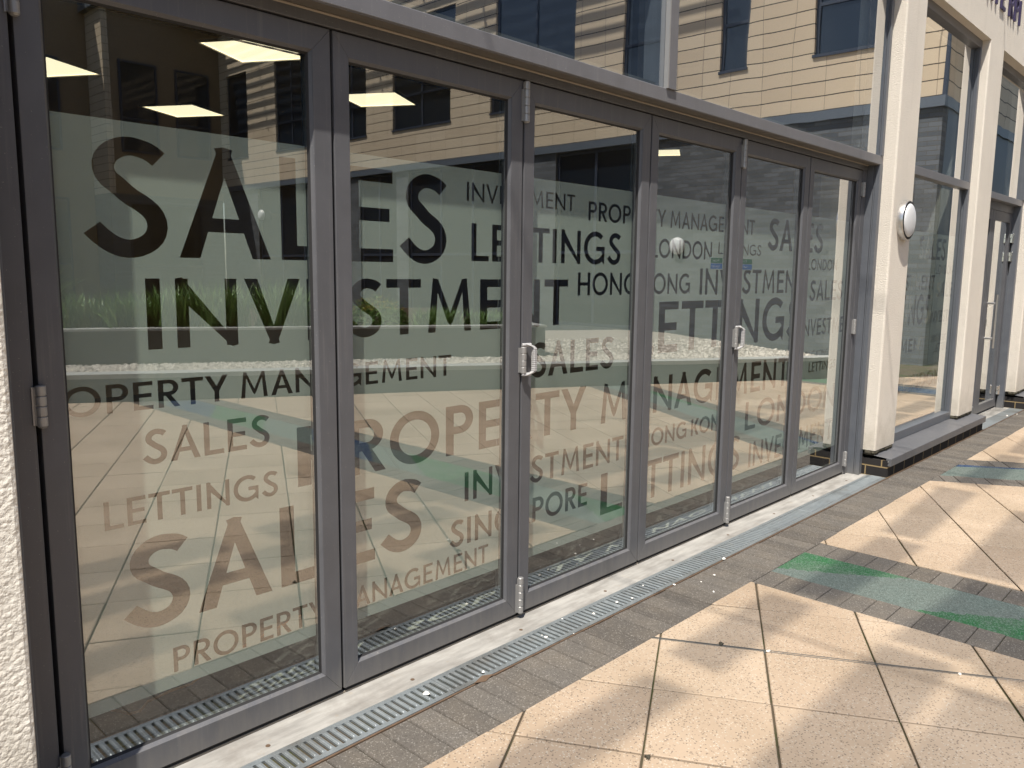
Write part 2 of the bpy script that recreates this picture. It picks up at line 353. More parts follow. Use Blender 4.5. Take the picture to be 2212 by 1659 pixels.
def glyph(c,w=.16):
    """-> (width, [(outline, [holes])...]) for cap height 1"""
    s=w*.92                                     # horizontals a little thinner
    if c=='I': return w,[(_rect(0,0,w,1),[])]
    if c=='L': return .55,[(_rect(0,0,w,1),[]),(_rect(w*.9,0,.55,s),[])]
    if c=='E': return .55,[(_rect(0,0,w,1),[]),(_rect(w*.9,0,.55,s),[]),(_rect(w*.9,1-s,.55,1),[]),(_rect(w*.9,.5-s/2+.01,.51,.5+s/2+.01),[])]
    if c=='T': return .66,[(_rect(0,1-s,.66,1),[]),(_rect(.33-w/2,0,.33+w/2,1-s*.9),[])]
    if c=='H': return .74,[(_rect(0,0,w,1),[]),(_rect(.74-w,0,.74,1),[]),(_rect(w*.9,.5-s/2,.74-w*.9,.5+s/2),[])]
    if c=='N': return .78,[(_rect(0,0,w*.93,1),[]),(_rect(.78-w*.93,0,.78,1),[]),([(0,1.0),(w*.5,1.02),(.78,.0),(.78-w*.5,-.02),(.0,.78)],[]),]
    if c=='M':
        W=.96;k=w*.9
        return W,[([(0.02,0),(0.02+k,0),(0.12+k*.75,1.0),(0.12,1.02)],[]),([(W-.02-k,0),(W-.02,0),(W-.12,1.02),(W-.12-k*.75,1)],[]),
                  ([(.12,1.02),(.12+k*.7,1.0),(W/2+k*.42,.2),(W/2,.12),(W/2-k*.42,.2)],[]),([(W-.12,1.02),(W-.12-k*.7,1),(W/2-k*.42,.2),(W/2,.12),(W/2+k*.42,.2)],[])]
    if c=='V':
        W=.80;return W,[([(0,1),(w*1.08,1),(W/2+w*.5,-.01),(W/2-w*.1,-.03),(W/2-w*.3,.0)],[]),([(W,1),(W-w*1.08,1),(W/2-w*.5,-.01),(W/2+w*.1,-.03),(W/2+w*.3,.0)],[])]
    if c=='A':
        W=.79;return W,[([(0,0),(w*1.08,0),(W/2+w*.5,1.0),(W/2,1.02),(W/2-w*.3,1.0)],[]),([(W,0),(W-w*1.08,0),(W/2-w*.5,1.0),(W/2,1.02),(W/2+w*.3,1.0)],[]),(_rect(.2,.24,W-.2,.24+s*.9),[])]
    if c=='Y':
        W=.74;return W,[([(0,1),(w*1.12,1),(W/2+w*.42,.46),(W/2-w*.5,.40)],[]),([(W,1),(W-w*1.12,1),(W/2-w*.42,.46),(W/2+w*.5,.40)],[]),(_rect(W/2-w/2,0,W/2+w/2,.46),[])]
    if c=='K':
        W=.68;return W,[(_rect(0,0,w,1),[]),(_diag(w*.85,W-w*1.25,w*1.25,.42,1),[]),([(w*1.3,.55),(w*2.1,.62),(W,0),(W-w*1.28,0)],[])]
    if c=='O':
        R=.49;return 2*R,[(_arc(R,.5,R,.515,0,350,35),[_arc(R,.5,R-w,.515-w,0,350,35)])]
    if c=='D':
        W=.80;o=[(0,0)]+_arc(W-.5,.5,.5,.5,-90,90,18)+[(0,1)];i=[(w,s)]+_arc(W-.5,.5,.5-w,.5-s,-90,90,18)+[(w,1-s)]
        return W,[(o,[i])]
    if c in 'PR':
        W=.60;r=.29;cy=1-r
        o=[(0,1-2*r)]+_arc(W-r,cy,r,r,-90,90,14)+[(0,1)];i=[(w,1-2*r+s)]+_arc(W-r,cy,r-w,r-s,-90,90,14)+[(w,1-s)]
        p=[(o,[i]),(_rect(0,0,w,1-2*r+.02),[])]
        if c=='R': W=.64;p.append(([(.2,1-2*r+.03),(.2+w*1.1,1-2*r+.03),(W,0),(W-w*1.15,0)],[]))
        return W,p
    if c=='G':
        R=.49;h=w/2
        path=_arc(R,.5,R-h,.515-h,48,318,32)
        path=[q for q in path]
        last=(.90-h,.17);path+= [last,(.90-h,.42)]
        return .90,[(_off(path,w),[]),(_rect(.53,.42-s*.1,.90,.42+s*.9),[])]
    if c=='S':
        W=.60;h=w/2;rx=.235;ry=.252-h*.5
        # spine: upper bowl then lower bowl
        cx=.30;u=1.012-h;d=-.012+h
        pts=[(.535,.845),(.475,.895),(.40,u-.012),(.315,u),(.225,u-.03),(.15,u-.10),(.125,u-.19),(.15,u-.275),(.22,u-.335),(.31,.51),(.40,.455),(.475,.385),(.51,.29),(.49,.185),(.43,.115),(.34,d+.005),(.255,d),(.165,d+.035),(.085,d+.105),(.03,.235)]
        # smooth once
        q=[pts[0]]
        for a,b in zip(pts,pts[1:]): q+=[(.75*a[0]+.25*b[0],.75*a[1]+.25*b[1]),(.25*a[0]+.75*b[0],.25*a[1]+.75*b[1])]
        q.append(pts[-1])
        return W,[(_off(q,w),[])]
    return .3,[]
_SB={'A':.015,'V':.015,'Y':.02,'T':.03,'O':.05,'G':.05,'S':.05,'L':.09}
def layout(text,w=.16,track=.0):
    """-> list of (char, x0, width), total width"""
    x=0;out=[]
    prev=None
    for c in text:
        if c==' ': x+=.40;prev=None;continue
        W,_=glyph(c,w)
        if prev is not None:
            lsb=_SB.get(c,.09);rsb={'L':.02,'E':.06,'P':.04,'R':.03,'K':.02,'T':.03,'A':.015,'V':.015,'Y':.02,'O':.05,'D':.05,'S':.05}.get(prev,.09)
            x+=lsb+rsb+track
        out.append((c,x,W));x+=W;prev=c
    return out,x

# ================================================================ SETTING
GZ = -0.02                                    # paving level; door leaves start at z = 0
e1 = (0.8711, 0.4911); e2 = (0.4911, -0.8711) # directions of the slab grid and the planter
OFF = -7.332                                  # low planter wall: n.p = OFF with n = (-.4911, .8711)
nrm = (-0.4911, 0.8711)
X1, YC, YS = 13.7, -2.12, -25.58               # brick and tan wing: west face, its corner, its far end

g = MB(); g.box(-40, -60, -.35, 60, 60, -.062); tag(g.build('ground', M['joint']), kind='structure')
b = MB(); b.box(-5, -14, -.061, X1+1, -.1, GZ-.009); tag(b.build('paving_bed', M['joint']), kind='structure')

# --- tan slabs
BANDA = (2.845, 3.640); BANDC = (10.05, 10.95); BB = (5.545, 6.50)
def reg(poly, hp):
    for h in hp:
        poly = clip(poly, *h)
        if len(poly) < 3: return None
    return poly if abs(area(poly)) > 2e-4 else None
front = (0, 1, -.513); pl = (-nrm[0], -nrm[1], -OFF-.0)          # y <= -.513 ; n.p >= OFF
nb = (e1[0], e1[1])                                             # normal of band B
bl = nb[0]*BB[0]+nb[1]*-.511; br = nb[0]*BB[1]+nb[1]*-.511
REG = [[front, pl, (1, 0, BANDA[0]-.003)],
       [front, pl, (-1, 0, -BANDA[1]-.003), (nb[0], nb[1], bl-.003)],
       [front, pl, (-nb[0], -nb[1], -br-.003), (1, 0, BANDC[0]-.003)],
       [front, pl, (-1, 0, -BANDC[1]-.003), (1, 0, X1-.01)]]
s = MB(); ps, pt = .4055, .4018; jg = .0035
for i in range(-16, 36):
    for j in range(-14, 26):
        s0 = 1.493+ps*i; t0 = 1.863+pt*j
        def P(a, b_): return (a*e1[0]+b_*e2[0], a*e1[1]+b_*e2[1])
        k0, k1, k2, k3 = [jg+random.uniform(-.0012, .0016) for _ in range(4)]
        q = [P(s0+k0, t0+pt-k2), P(s0+ps-k1, t0+pt-k2), P(s0+ps-k1, t0+k3), P(s0+k0, t0+k3)]
        cx, cy = P(s0+ps/2, t0+pt/2)
        if not (-4.5 < cx < X1+.4 and -10 < cy < .2): continue
        if area(q) < 0: q = q[::-1]
        for hp in REG:
            r = reg(q, hp)
            if r: s.prism(r, GZ-.008, GZ+random.uniform(-.0012, .0012), .0035, .0028)
tag(s.build('paving_slabs', M['slab']), kind='structure')
# --- charcoal soldier course along the building, and the borders of the coloured bands
s = MB(); x = -4.5; jit = random.Random(3)
while x < X1:
    wd = .1025+jit.uniform(-.002, .002); y0 = -.511+jit.uniform(-.003, .003)
    s.prism([(x+.0022, y0), (x+wd-.0022, y0), (x+wd-.0022, -.2735), (x+.0022, -.2735)], GZ-.008, GZ+jit.uniform(-.0025, .0015), .0055, .005); x += wd
tag(s.build('block_paving_course', M['block']), kind='structure')
s = MB(); rb = MB()
def band_rows(p0, d, n, w0, w1, hp, L):
    """row of 0.1 m blocks across [w0,w1] of a band that starts at p0 and runs along d"""
    t = -.4
    while t < L:
        k = .1015; q = []
        for a, b_ in ((w0, t+.0015), (w1, t+.0015), (w1, t+k-.0015), (w0, t+k-.0015)):
            q.append((p0[0]+n[0]*a+d[0]*b_, p0[1]+n[1]*a+d[1]*b_))
        if area(q) < 0: q = q[::-1]
        r = reg(q, hp)
        if r: s.prism(r, GZ-.008, GZ+jit.uniform(-.002, .001), .003, .003)
        t += k
def band_mid(p0, d, n, w0, w1, hp, L):
    q = [(p0[0]+n[0]*a+d[0]*b_, p0[1]+n[1]*a+d[1]*b_) for a, b_ in ((w0, -.4), (w1, -.4), (w1, L), (w0, L))]
    if area(q) < 0: q = q[::-1]
    r = reg(q, hp); rb.prism(r, GZ-.0082, GZ-.0035, .002, .002)
for p0, d, n, wd in (((BANDA[0], -.511), (0, -1), (1, 0), .795), ((BB[0], -.511), e2, e1, br-bl), ((BANDC[0], -.511), (0, -1), (1, 0), .9)):
    hp = [(0, 1, -.513), pl]
    band_rows(p0, d, n, .002, .200, hp, 7.5); band_rows(p0, d, n, wd-.200, wd-.002, hp, 7.5); band_mid(p0, d, n, .202, wd-.202, hp, 7.5)
tag(s.build('band_border_blocks', M['block']), kind='structure'); tag(rb.build('coloured_paving_band', M['resin']), kind='structure')
# slot drain running out across the slabs
q = MB(); a0 = (2.0, -.53); L = 4.6
def dr(w_, t_): return (1.493*e1[0]+1.0*0+e1[0]*w_+e2[0]*t_, 1.493*e1[1]+e1[1]*w_+e2[1]*t_)
for w0, w1, zz in ((-.0075, -.005, GZ+.001), (.005, .0075, GZ+.001)):
    c = [dr(w0, 1.43), dr(w1, 1.43), dr(w1, 1.43+6.2), dr(w0, 1.43+6.2)]
    if area(c) < 0: c = c[::-1]
    q.prism(c, GZ-.03, zz, .0005, .0005)
tag(q.build('slot_drain', M['dull_steel']), 'thin steel slot drain running across the tan slabs', 'drain')

# ================================================================ NEAR BUILDING
bd = empty('rendered_building', (0, 0, GZ), 'cream rendered building with tall pillars around the glazed doors', 'building')
def pillar(x0, x1, z0, top=3.465, y1=.35):
    m_ = MB(); bv = .012
    # rounded bead corners on both front edges; the rough reveal sits on the sides
    prof = [(x0, y1), (x0, -.175+bv), (x0+.0035, -.175+.0035), (x0+bv, -.175), (x1-bv, -.175), (x1-.0035, -.175+.0035), (x1, -.175+bv), (x1, y1)]
    n = len(prof); v = [(p[0], p[1], z0) for p in prof]+[(p[0], p[1], top) for p in prof]
    m_.add(v, [(i, (i+1) % n, n+(i+1) % n, n+i) for i in range(n)]+[tuple(range(n))[::-1], tuple(range(n, 2*n))])
    return m_
LX, PX1, PX2, PX3 = -.10, (5.395, 5.80), (7.50, 7.96), (9.72, 10.30)
pillar(-6.0, LX, .10).build('pillar', M['render_rough'], bd)
for x0, x1 in (PX1, PX2, PX3):
    p = pillar(x0, x1, .165).build('pillar', M['render'], bd)
    c = MB(); c.box(x0+.02, -.155, .125, x1-.03, .3, .166)
    n_ = 14
    for i in range(n_):                                            # ragged squeezed-out bedding mortar
        xx = x0+.01+(x1-x0-.04)*i/(n_-1); h = random.uniform(.012, .03)
        c.tube([(xx-.02, -.158+random.uniform(-.006, .004), .15), (xx+.02, -.158+random.uniform(-.006, .004), .15)], h*.7, 6)
    c.tube([(x0+.005, -.10, .148), (x0+.03, -.165, .145)], .021, 7)
    c.build('mortar_bed', M['mortar'], p, smooth=True)
w_ = MB(); w_.box(-6.0, -.175, 3.465, 14.5, .35, 9.4); w_.box(10.30, -.175, .165, 14.5, .35, 3.4649)
w_.build('wall_head', M['render'], bd)
# added tinted blades, out of view, laid out to cast half-shade bands on the paving
cp = empty('added_shade_blades', (2, -2.5, 7.0), 'added tinted blades out of view, casting bands of half shade on the paving', 'added_shade')
rc = random.Random(21); ZC = 7.0
for xa in (-7.5, -4.0, -.5, 3.0, 6.5, 10.0):
    m_ = MB(); m_.box(xa-.005, -4.6, ZC-.022, xa+.005, -.17, ZC-.012); m_.build('blade_arm', M['hinge'], cp)
for yg0, yg1, gap in ((-.885, -.665, (.05, .22)), (-1.50, -1.20, (.04, .12)), (-1.86, -1.52, (.06, .3))):
    x = -8.0
    while x < 10:
        L = rc.uniform(.75, 1.5); o_ = rc.uniform(-.035, .035); sk_ = rc.uniform(-.05, .05); wv_ = rc.uniform(-.03, .03)
        ya, yb = yg0-ZC/4.1+o_, yg1-ZC/4.1+o_
        m_ = MB(); m_.add([(x, ya, ZC), (x+L, ya+sk_, ZC), (x+L, yb+sk_+wv_, ZC), (x, yb, ZC), (x, ya, ZC+.01), (x+L, ya+sk_, ZC+.01), (x+L, yb+sk_+wv_, ZC+.01), (x, yb, ZC+.01)], [(0, 3, 2, 1), (4, 5, 6, 7), (0, 1, 5, 4), (1, 2, 6, 5), (2, 3, 7, 6), (3, 0, 4, 7)])
        m_.build('shade_blade', M['blade'], cp); x += L+rc.uniform(*gap)
# brick plinths
for x0, x1 in ((-6, -.12), (5.40, 8.0), (9.74, 14.5)):
    p = MB(); p.box(x0, -.265, -.06, x1, -.06, .104); p.build('brick_plinth', M['hob'], bd)
def sill(x0, x1):
    m_ = MB(); yb, yf, zb, zf, t = -.088, -.287, .137, .120, .003
    # folded sheet: sloping top, front lip, end upstand
    for (ya, za, yb_, zb_) in ((yb, zb, yf, zf),):
        m_.add([(x0, ya, za), (x1, ya, za), (x1, yb_, zb_), (x0, yb_, zb_), (x0, ya, za-t), (x1, ya, za-t), (x1, yb_+t, zb_-t), (x0, yb_+t, zb_-t)],
               [(0, 3, 2, 1), (4, 5, 6, 7), (0, 1, 5, 4), (1, 2, 6, 5), (3, 0, 4, 7), (2, 3, 7, 6)])
    m_.box(x0, yf-.0005, .064, x1, yf+t, zf-.001)
    m_.box(x0-.0005, yf+.001, .064, x0+.0025, yf+.035, zf-.002)
    o = m_.build('window_sill', M['frame'], bd, bevel=.0015)
    for xx in (x0+.30, (x0+x1)/2+.55):
        s2 = MB(); s2.add([(xx, yb-.002, zb+.0012), (xx+.10, yb-.002, zb+.0012), (xx+.10, yf-.002, zf+.0012), (xx, yf-.002, zf+.0012), (xx, yf-.0022, .066), (xx+.10, yf-.0022, .066)], [(0, 3, 2, 1), (3, 4, 5, 2)])
        s2.build('sill_joint_strip', M['frame'], o)
    k = MB(); k.tube([(x0+.004, yf+.02, .098), (x0-.004, yf+.02, .098)], .006, 8); k.build('end_rivet', M['steel'], o)
    return o
sill(5.408, 8.005); sill(9.742, 12.6)

# interior of the room behind the doors
r = MB(); r.box(-2.0, .30, -.06, 12, 9, -.004); tag(r.build('interior_floor', M['room_floor']), kind='structure')
r = MB(); r.box(-2.0, .30, 2.95, 12, 9, 3.1); tag(r.build('interior_ceiling', M['room_ceiling']), kind='structure')
r = MB(); r.box(-2.0, 7.2, -.004, 12, 7.4, 2.95); r.box(-2.2, .30, -.004, -2.0, 9, 2.95); r.box(12, .3, -.004, 12.2, 9, 2.95); r.box(7.0, .36, -.004, 7.1, .9, 2.95)
tag(r.build('interior_wall', M['room_wall']), kind='structure')
def ang(p, c): return (p[0]-c[0], p[1]-c[1])
C30, S30 = math.cos(R(30.5)), math.sin(R(30.5))
LIGHT_LABEL = ['glowing square ceiling light at the left edge of the leftmost door leaf', 'glowing square ceiling light above the big letter A in the leftmost leaf', 'glowing square ceiling light at the top right corner of the leftmost leaf', 'glowing square ceiling light in the top left corner of the second leaf', 'small far ceiling light seen through the fourth leaf beside the central frame']
def cl(z, x, y, lab):
    k = (2.95-1.42539)/(2.8-1.42539); x = -.62514+(x+.62514)*k; y = -2.20124+(y+2.20124)*k
    o = empty('ceiling_light', (x, y, 2.95), lab, 'ceiling light', 'square ceiling lights inside the room')
    h = .268
    def quad(h_): return [(x+a*C30-b_*S30, y+a*S30+b_*C30) for a, b_ in ((-h_, -h_), (h_, -h_), (h_, h_), (-h_, h_))]
    m_ = MB(); m_.prism(quad(h), 2.938, 2.946); m_.build('diffuser', M['lamp'], o)
    m_ = MB(); Q, q_ = quad(h+.016), quad(h+.001)
    for i in range(4):
        j = (i+1) % 4; m_.prism([Q[i], Q[j], q_[j], q_[i]], 2.932, 2.9495)
    m_.build('light_frame', M['coping'], o)
for (x, y), lab in zip(((1.36, 4.12), (2.69, 4.88), (2.11, 2.62), (3.50, 3.21), (7.33, 3.07)), LIGHT_LABEL): cl(2.8, x, y, lab)
q = MB(); q.tube([(.14, .52, .004), (.25, .46, .004), (.288, .388, .004), (.302, .352, .004), (.333, .345, .004), (.375, .385, .004), (.456, .40, .004), (.528, .395, .004), (.7, .5, .004), (1.1, .62, .004)], .0045, 8)
tag(q.build('power_cable', M['cable'], smooth=True), 'thin orange cable curled on the dark floor just inside the leftmost leaf', 'cable')

# threshold and drain
t_ = empty('door_threshold', (2.6, -.06, GZ), 'pale weathered threshold strip under the folding doors', 'threshold')
m_ = MB(); m_.box(LX, -.1305, -.06, 5.395, .30, GZ); m_.build('threshold_strip', M['threshold'], t_, bevel=.002)
for i in range(10):
    xx = -.03+.571*i
    m_ = MB(); m_.tube([(xx, -.09, GZ-.001), (xx, -.09, GZ+.0012)], .0075, 14); m_.tube([(xx, -.09, GZ), (xx, -.09, GZ+.0016)], .0028, 6); m_.build('screw_head', M['rust'], t_)
m_ = MB(); m_.box(LX, .006, GZ+.0005, 5.34, .014, GZ+.006); m_.build('silicone_line', M['seal'], t_)
ch = empty('drain_channel', (2.4, -.2, GZ), 'long drainage channel with rusty edging between threshold and charcoal blocks', 'drain')
m_ = MB(); m_.box(-4.4, -.2725, -.059, 9.74, -.2655, GZ-.0015); m_.build('edge_rail', M['rust'], ch)
m_ = MB(); m_.box(-4.4, -.2645, -.0615, 5.40, -.1315, -.052); m_.build('channel_bed', M['void'], ch)
def grating(x0, x1):
    m_ = MB(); ya, yb, za = -.2645, -.1318, GZ+.0012; zt = GZ-.0028
    m_.box(x0, ya, zt-.02, x1, ya+.019, za); m_.box(x0, yb-.019, zt-.02, x1, yb, za)
    p = .0283; n = int((x1-x0)/p); st = (x1-x0-n*p)/2
    for i in range(n+1):
        xx = x0+st+i*p; a, b_ = max(x0, xx-.0086), min(x1, xx+.0086)
        if b_-a < .003: continue
        m_.box(a, ya+.0185, zt-.004, b_, yb-.0185, za-.0006)
        if b_-a > .012:                                            # raised rib on each bar
            y0, y1 = ya+.024, yb-.024; v = []; f = []; K = 5
            for yy in (y0, y0+.006, y1-.006, y1):
                hh = 0 if yy in (y0, y1) else .0034
                for k in range(K+1):
                    u = k/K*math.pi; v.append((xx-.0055*math.cos(u), yy, za-.0007+hh*math.sin(u)))
            for r_i in range(3):
                for k in range(K): f.append((r_i*(K+1)+k, r_i*(K+1)+k+1, (r_i+1)*(K+1)+k+1, (r_i+1)*(K+1)+k))
            m_.add(v, f)
    for i in range(n):                                             # rounded slot ends
        xx = x0+st+(i+.5)*p
        for yy, sg in ((ya+.0185, 1), (yb-.0185, -1)):
            m_.add([(xx-.0057, yy, za-.001), (xx+.0057, yy, za-.001), (xx+.0057, yy+sg*.003, za-.001), (xx+.002, yy+sg*.0008, za-.001), (xx-.002, yy+sg*.0008, za-.001), (xx-.0057, yy+sg*.003, za-.001)], [(0, 1, 2, 3, 4, 5)])
        for sg in (-1, 1):
            m_.tube([(xx+sg*.007, yb-.010, za-.0005), (xx+sg*.007, yb-.010, za+.0012)], .0016, 6)
            m_.tube([(xx+sg*.007, ya+.010, za-.0005), (xx+sg*.007, ya+.010, za+.0012)], .0016, 6)
    return m_
segs = [-.8437, .1573, 1.1583, 2.1593, 3.1603, 4.1613, 5.396]
GL = ['galvanised slotted drain grating before the left end of the threshold', 'galvanised slotted drain grating running out of the bottom edge of the picture', 'galvanised slotted drain grating with the largest white pebble on it', 'galvanised slotted drain grating in front of the third leaf with scattered pebbles', 'galvanised slotted drain grating in front of the fourth leaf', 'galvanised slotted drain grating ending against the black brick plinth']
for i in range(6):
    tag(grating(segs[i]+.001, segs[i+1]-.001).build('drain_grating', M['galv']), GL[i], 'drain grating', 'slotted gratings over the drainage channel')
dc = MB(); dc.box(8.012, -.2645, -.058, 9.735, -.1318, GZ+.001); dc.box(8.012, -.262, GZ, 9.735, -.259, GZ+.003); dc.box(8.012, -.137, GZ, 9.735, -.134, GZ+.003)
tag(dc.build('drain_cover', M['galv'], bevel=.001), 'plain steel drain cover in front of the far entrance door', 'drain cover')

# pebbles
PEB = [(1.078, -.205, .016), (1.324, -.235, .010), (1.70, -.210, .010), (2.012, -.21, .012), (2.182, -.208, .013), (2.268, -.229, .009), (1.702, -.188, .006), (2.429, -.178, .008), (2.541, -.277, .010), (3.017, -.272, .016), (2.786, -.348, .009), (2.597, -.451, .008), (2.665, -.347, .006), (1.806, -.267, .004), (1.881, -.144, .006), (2.214, -.904, .012), (2.543, -1.491, .010), (9.1, -.24, .014), (9.3, -.29, .011)]
PEBL = {0: 'largest white pebble lying across a slot of the grating', 9: 'white pebble sitting on the rusty edge of the channel before the fourth leaf', 15: 'white pebble caught in the slot drain between the tan slabs', 16: 'white pebble farther right in the slot drain across the slabs'}
for i, (x, y, rr) in enumerate(PEB):
    rr *= .68
    bm = bmesh.new(); bmesh.ops.create_icosphere(bm, subdivisions=2, radius=1)
    rg = random.Random(i); ax = [rg.uniform(.7, 1.15), rg.uniform(.65, 1.0), rg.uniform(.5, .7)]
    ph = [rg.uniform(0, 6) for _ in range(3)]
    for v in bm.verts:
        k = 1+.16*math.sin(3*v.co.x+ph[0])*math.sin(2.5*v.co.y+ph[1])+.1*math.sin(5*v.co.z+ph[2]); v.co = Vector((v.co.x*ax[0], v.co.y*ax[1], v.co.z*ax[2]))*k*rr
    me = bpy.data.meshes.new('white_pebble'); bm.to_mesh(me); bm.free(); me.materials.append(M['pebble'])
    o = bpy.data.objects.new('white_pebble', me); COL.objects.link(o); o.location = (x, y, GZ+rr*.5); o.rotation_euler.z = rg.uniform(0, 3)
    if i in PEBL: tag(o, PEBL[i], 'pebble', 'white pebbles strayed over the drain')
    else: tag(o, 'small stray white pebble on the drain or the charcoal blocks beside it', 'pebble', 'white pebbles strayed over the drain')

# dead leaf bits
q = MB(); q.add([(1.243, -.270, GZ+.004), (1.29, -.262, GZ+.012), (1.335, -.274, GZ+.006), (1.285, -.288, GZ+.003)], [(0, 3, 2, 1)]); q.add([(1.243, -.270, GZ+.003), (1.29, -.262, GZ+.011), (1.335, -.274, GZ+.005), (1.285, -.288, GZ+.002)], [(0, 1, 2, 3)])
tag(q.build('dead_leaf', M['rust']), 'curled brown dead leaf on the rusty edge beside the drain', 'leaf')

for i, (x, y, s_, lab) in enumerate(((2.142, -.742, .015, 'dark dry seed husk lying beside the slot drain'), (1.305, -.96, .013, 'dark crumb of dry moss on a slab joint in the foreground'))):
    rg = random.Random(40+i); q = MB()
    for k in range(7):
        a = rg.uniform(0, 6.28); e_ = rg.uniform(.3, 1)*s_; z = rg.uniform(.001, .006)
        q.tube([(x-e_*math.cos(a), y-e_*math.sin(a), GZ+.003), (x+rg.uniform(-.3, .3)*s_, y+rg.uniform(-.3, .3)*s_, GZ+.004+z), (x+e_*math.cos(a+.6), y+e_*math.sin(a+.6), GZ+.003)], [.001, s_*.28, .001], 6)
    tag(q.build(('seed_husk', 'moss_crumb')[i], M['mortar'], smooth=True), lab, ('seed', 'moss')[i])

# ================================================================ CURTAIN WALL ABOVE THE DOORS
cw = empty('glazed_screen', (2.65, 0, 2.2), 'dark grey glazed screen above and around the folding doors', 'glazing')
m_ = MB(); m_.box(LX+.001, -.086, 2.203, 5.394, -.020, 2.262); m_.build('transom', M['fascia'], cw, bevel=.002)
m_ = MB(); m_.box(LX+.002, -.0195, 2.206, 5.3935, .16, 2.30); m_.box(LX+.001, -.083, 2.199, 5.393, -.024, 2.2028); m_.build('soffit_panel', M['soffit'], cw)
m_ = MB(); m_.box(-.075, -.013, 2.196, 5.335, -.004, 2.2055); m_.build('sealant_line', M['seal'], cw, bevel=.004)
m_ = MB(); m_.box(-.072, -.003, 2.1655, 5.338, .07, 2.2059); m_.build('head_frame', M['frame'], cw, bevel=.0015)
m_ = MB(); m_.box(-.06, .012, 2.1594, 5.33, .05, 2.1656); m_.build('head_gap_seal', M['rubber'], cw)
# jambs
for xa, xb in ((5.2695, 5.339), (-.075, -.006)):
    m_ = MB(); m_.box(xa, -.001, GZ+.001, xb, .07, 2.1654); m_.build('jamb_frame', M['frame'], cw, bevel=.0015)
for xa, xb in ((5.3395, 5.3935), (LX+.001, -.0755)):
    m_ = MB()
    for y0, y1, dx in ((-.088, -.060, 0), (-.0585, -.048, .004), (-.046, .068, .0015)):
        m_.box(xa+(dx if xa > 0 else 0), y0, GZ+.0005, xb-(0 if xa > 0 else dx), y1, 2.2025)
    m_.build('jamb_cover', M['jamb'], cw, bevel=.0015)
    m_ = MB(); m_.box(xa+.006, -.07, GZ+.001, xb-.006, .05, 2.202); m_.build('jamb_gap', M['rubber'], cw)
    m_ = MB(); m_.box(xa, -.092, 2.2625, xb-(.012 if xa > 0 else 0), -.074, 3.40); m_.box(xa-.0095 if xa > 0 else xb, -.0735, 2.2625, xb if xa > 0 else xb+.01, .05, 3.40); m_.build('upper_jamb', M['jamb'], cw, bevel=.0015)
m_ = MB(); m_.box(2.622, -.096, 2.2625, 2.686, -.074, 3.40); m_.box(2.626, -.0738, 2.2625, 2.682, .05, 3.40); m_.build('mullion', M['fascia'], cw, bevel=.0015)
m_ = MB(); m_.box(2.6145, -.0955, 2.2626, 2.6215, -.072, 3.40); m_.build('mullion_lit_edge', M['hinge'], cw)  # paler strip stands in for sunlight on the mullion's left edge
m_ = MB(); m_.box(LX+.001, -.088, 3.401, 5.394, .05, 3.4645); m_.build('head_rail', M['fascia'], cw, bevel=.0015)
for x0, x1 in ((-.065, 2.628), (2.680, 5.329)):
    m_ = MB(); m_.box(x0, -.071, 2.262, x1, -.047, 3.402); m_.build('glass_pane', M['glass_up'], cw)
    m_ = MB(); m_.box(x0, .12, 2.301, x1, .16, 3.46); m_.build('spandrel_panel', M['spandrel'], cw)

# ================================================================ LETTERED VINYL
WORDS = [
 ('SALES',0.155,0.157,1.457,0.310,0.3580),
 ('INVESTMENT',0.168,0.296,1.204,0.195,0.2362),
 ('PROPERTY MANAGEMENT',0.155,-0.070,1.039,0.078,0.0966),
 ('SALES',0.155,0.269,0.882,0.099,0.1116),
 ('LETTINGS',0.155,0.155,0.719,0.080,0.0923),
 ('SALES',0.168,0.200,0.408,0.265,0.3087),
 ('PROPERTY MANAGEMENT',0.155,0.323,0.250,0.076,0.0844),
 ('P',0.168,0.752,0.729,0.196,0.3019),
 ('ROPERTY',0.168,0.954,0.728,0.191,0.2390),
 ('MANAGEMENT',0.168,2.360,0.728,0.185,0.2238),
 ('INVESTMENT',0.135,1.499,1.691,0.069,0.0842),
 ('LETTINGS',0.155,1.524,1.468,0.142,0.1689),
 ('PROPERTY MANAGEMENT',0.155,2.236,1.658,0.083,0.1009),
 ('HONG KONG',0.155,2.172,1.329,0.101,0.1182),
 ('SALES',0.168,1.870,0.988,0.147,0.1672),
 ('LONDON',0.155,2.738,1.507,0.093,0.1053),
 ('LETTINGS',0.125,3.386,1.540,0.062,0.0887),
 ('SALES',0.168,3.972,1.577,0.188,0.2292),
 ('LONDON',0.168,4.547,1.465,0.073,0.0873),
 ('INVESTMENT',0.155,3.205,1.320,0.139,0.1697),
 ('LETTINGS',0.168,2.606,1.030,0.259,0.3301),
 ('SALES',0.155,4.604,1.263,0.134,0.1577),
 ('INVESTMENT',0.155,4.497,1.032,0.111,0.1213),
 ('HONG KONG',0.125,4.535,0.884,0.042,0.0551),
 ('LETTINGS',0.168,4.660,0.782,0.065,0.0795),
 ('INVESTMENT',0.155,1.492,0.531,0.117,0.1386),
 ('SINGAPORE',0.168,1.416,0.357,0.107,0.1223),
 ('L',0.160,2.379,0.283,0.201,0.3243),
 ('TTINGS',0.155,2.750,0.283,0.201,0.2269),
 ('HONG KONG',0.168,2.692,0.555,0.092,0.1153),
 ('LONDON',0.155,3.793,0.502,0.172,0.2438),
 ('INVESTMENT',0.168,3.863,0.264,0.151,0.1653),
]
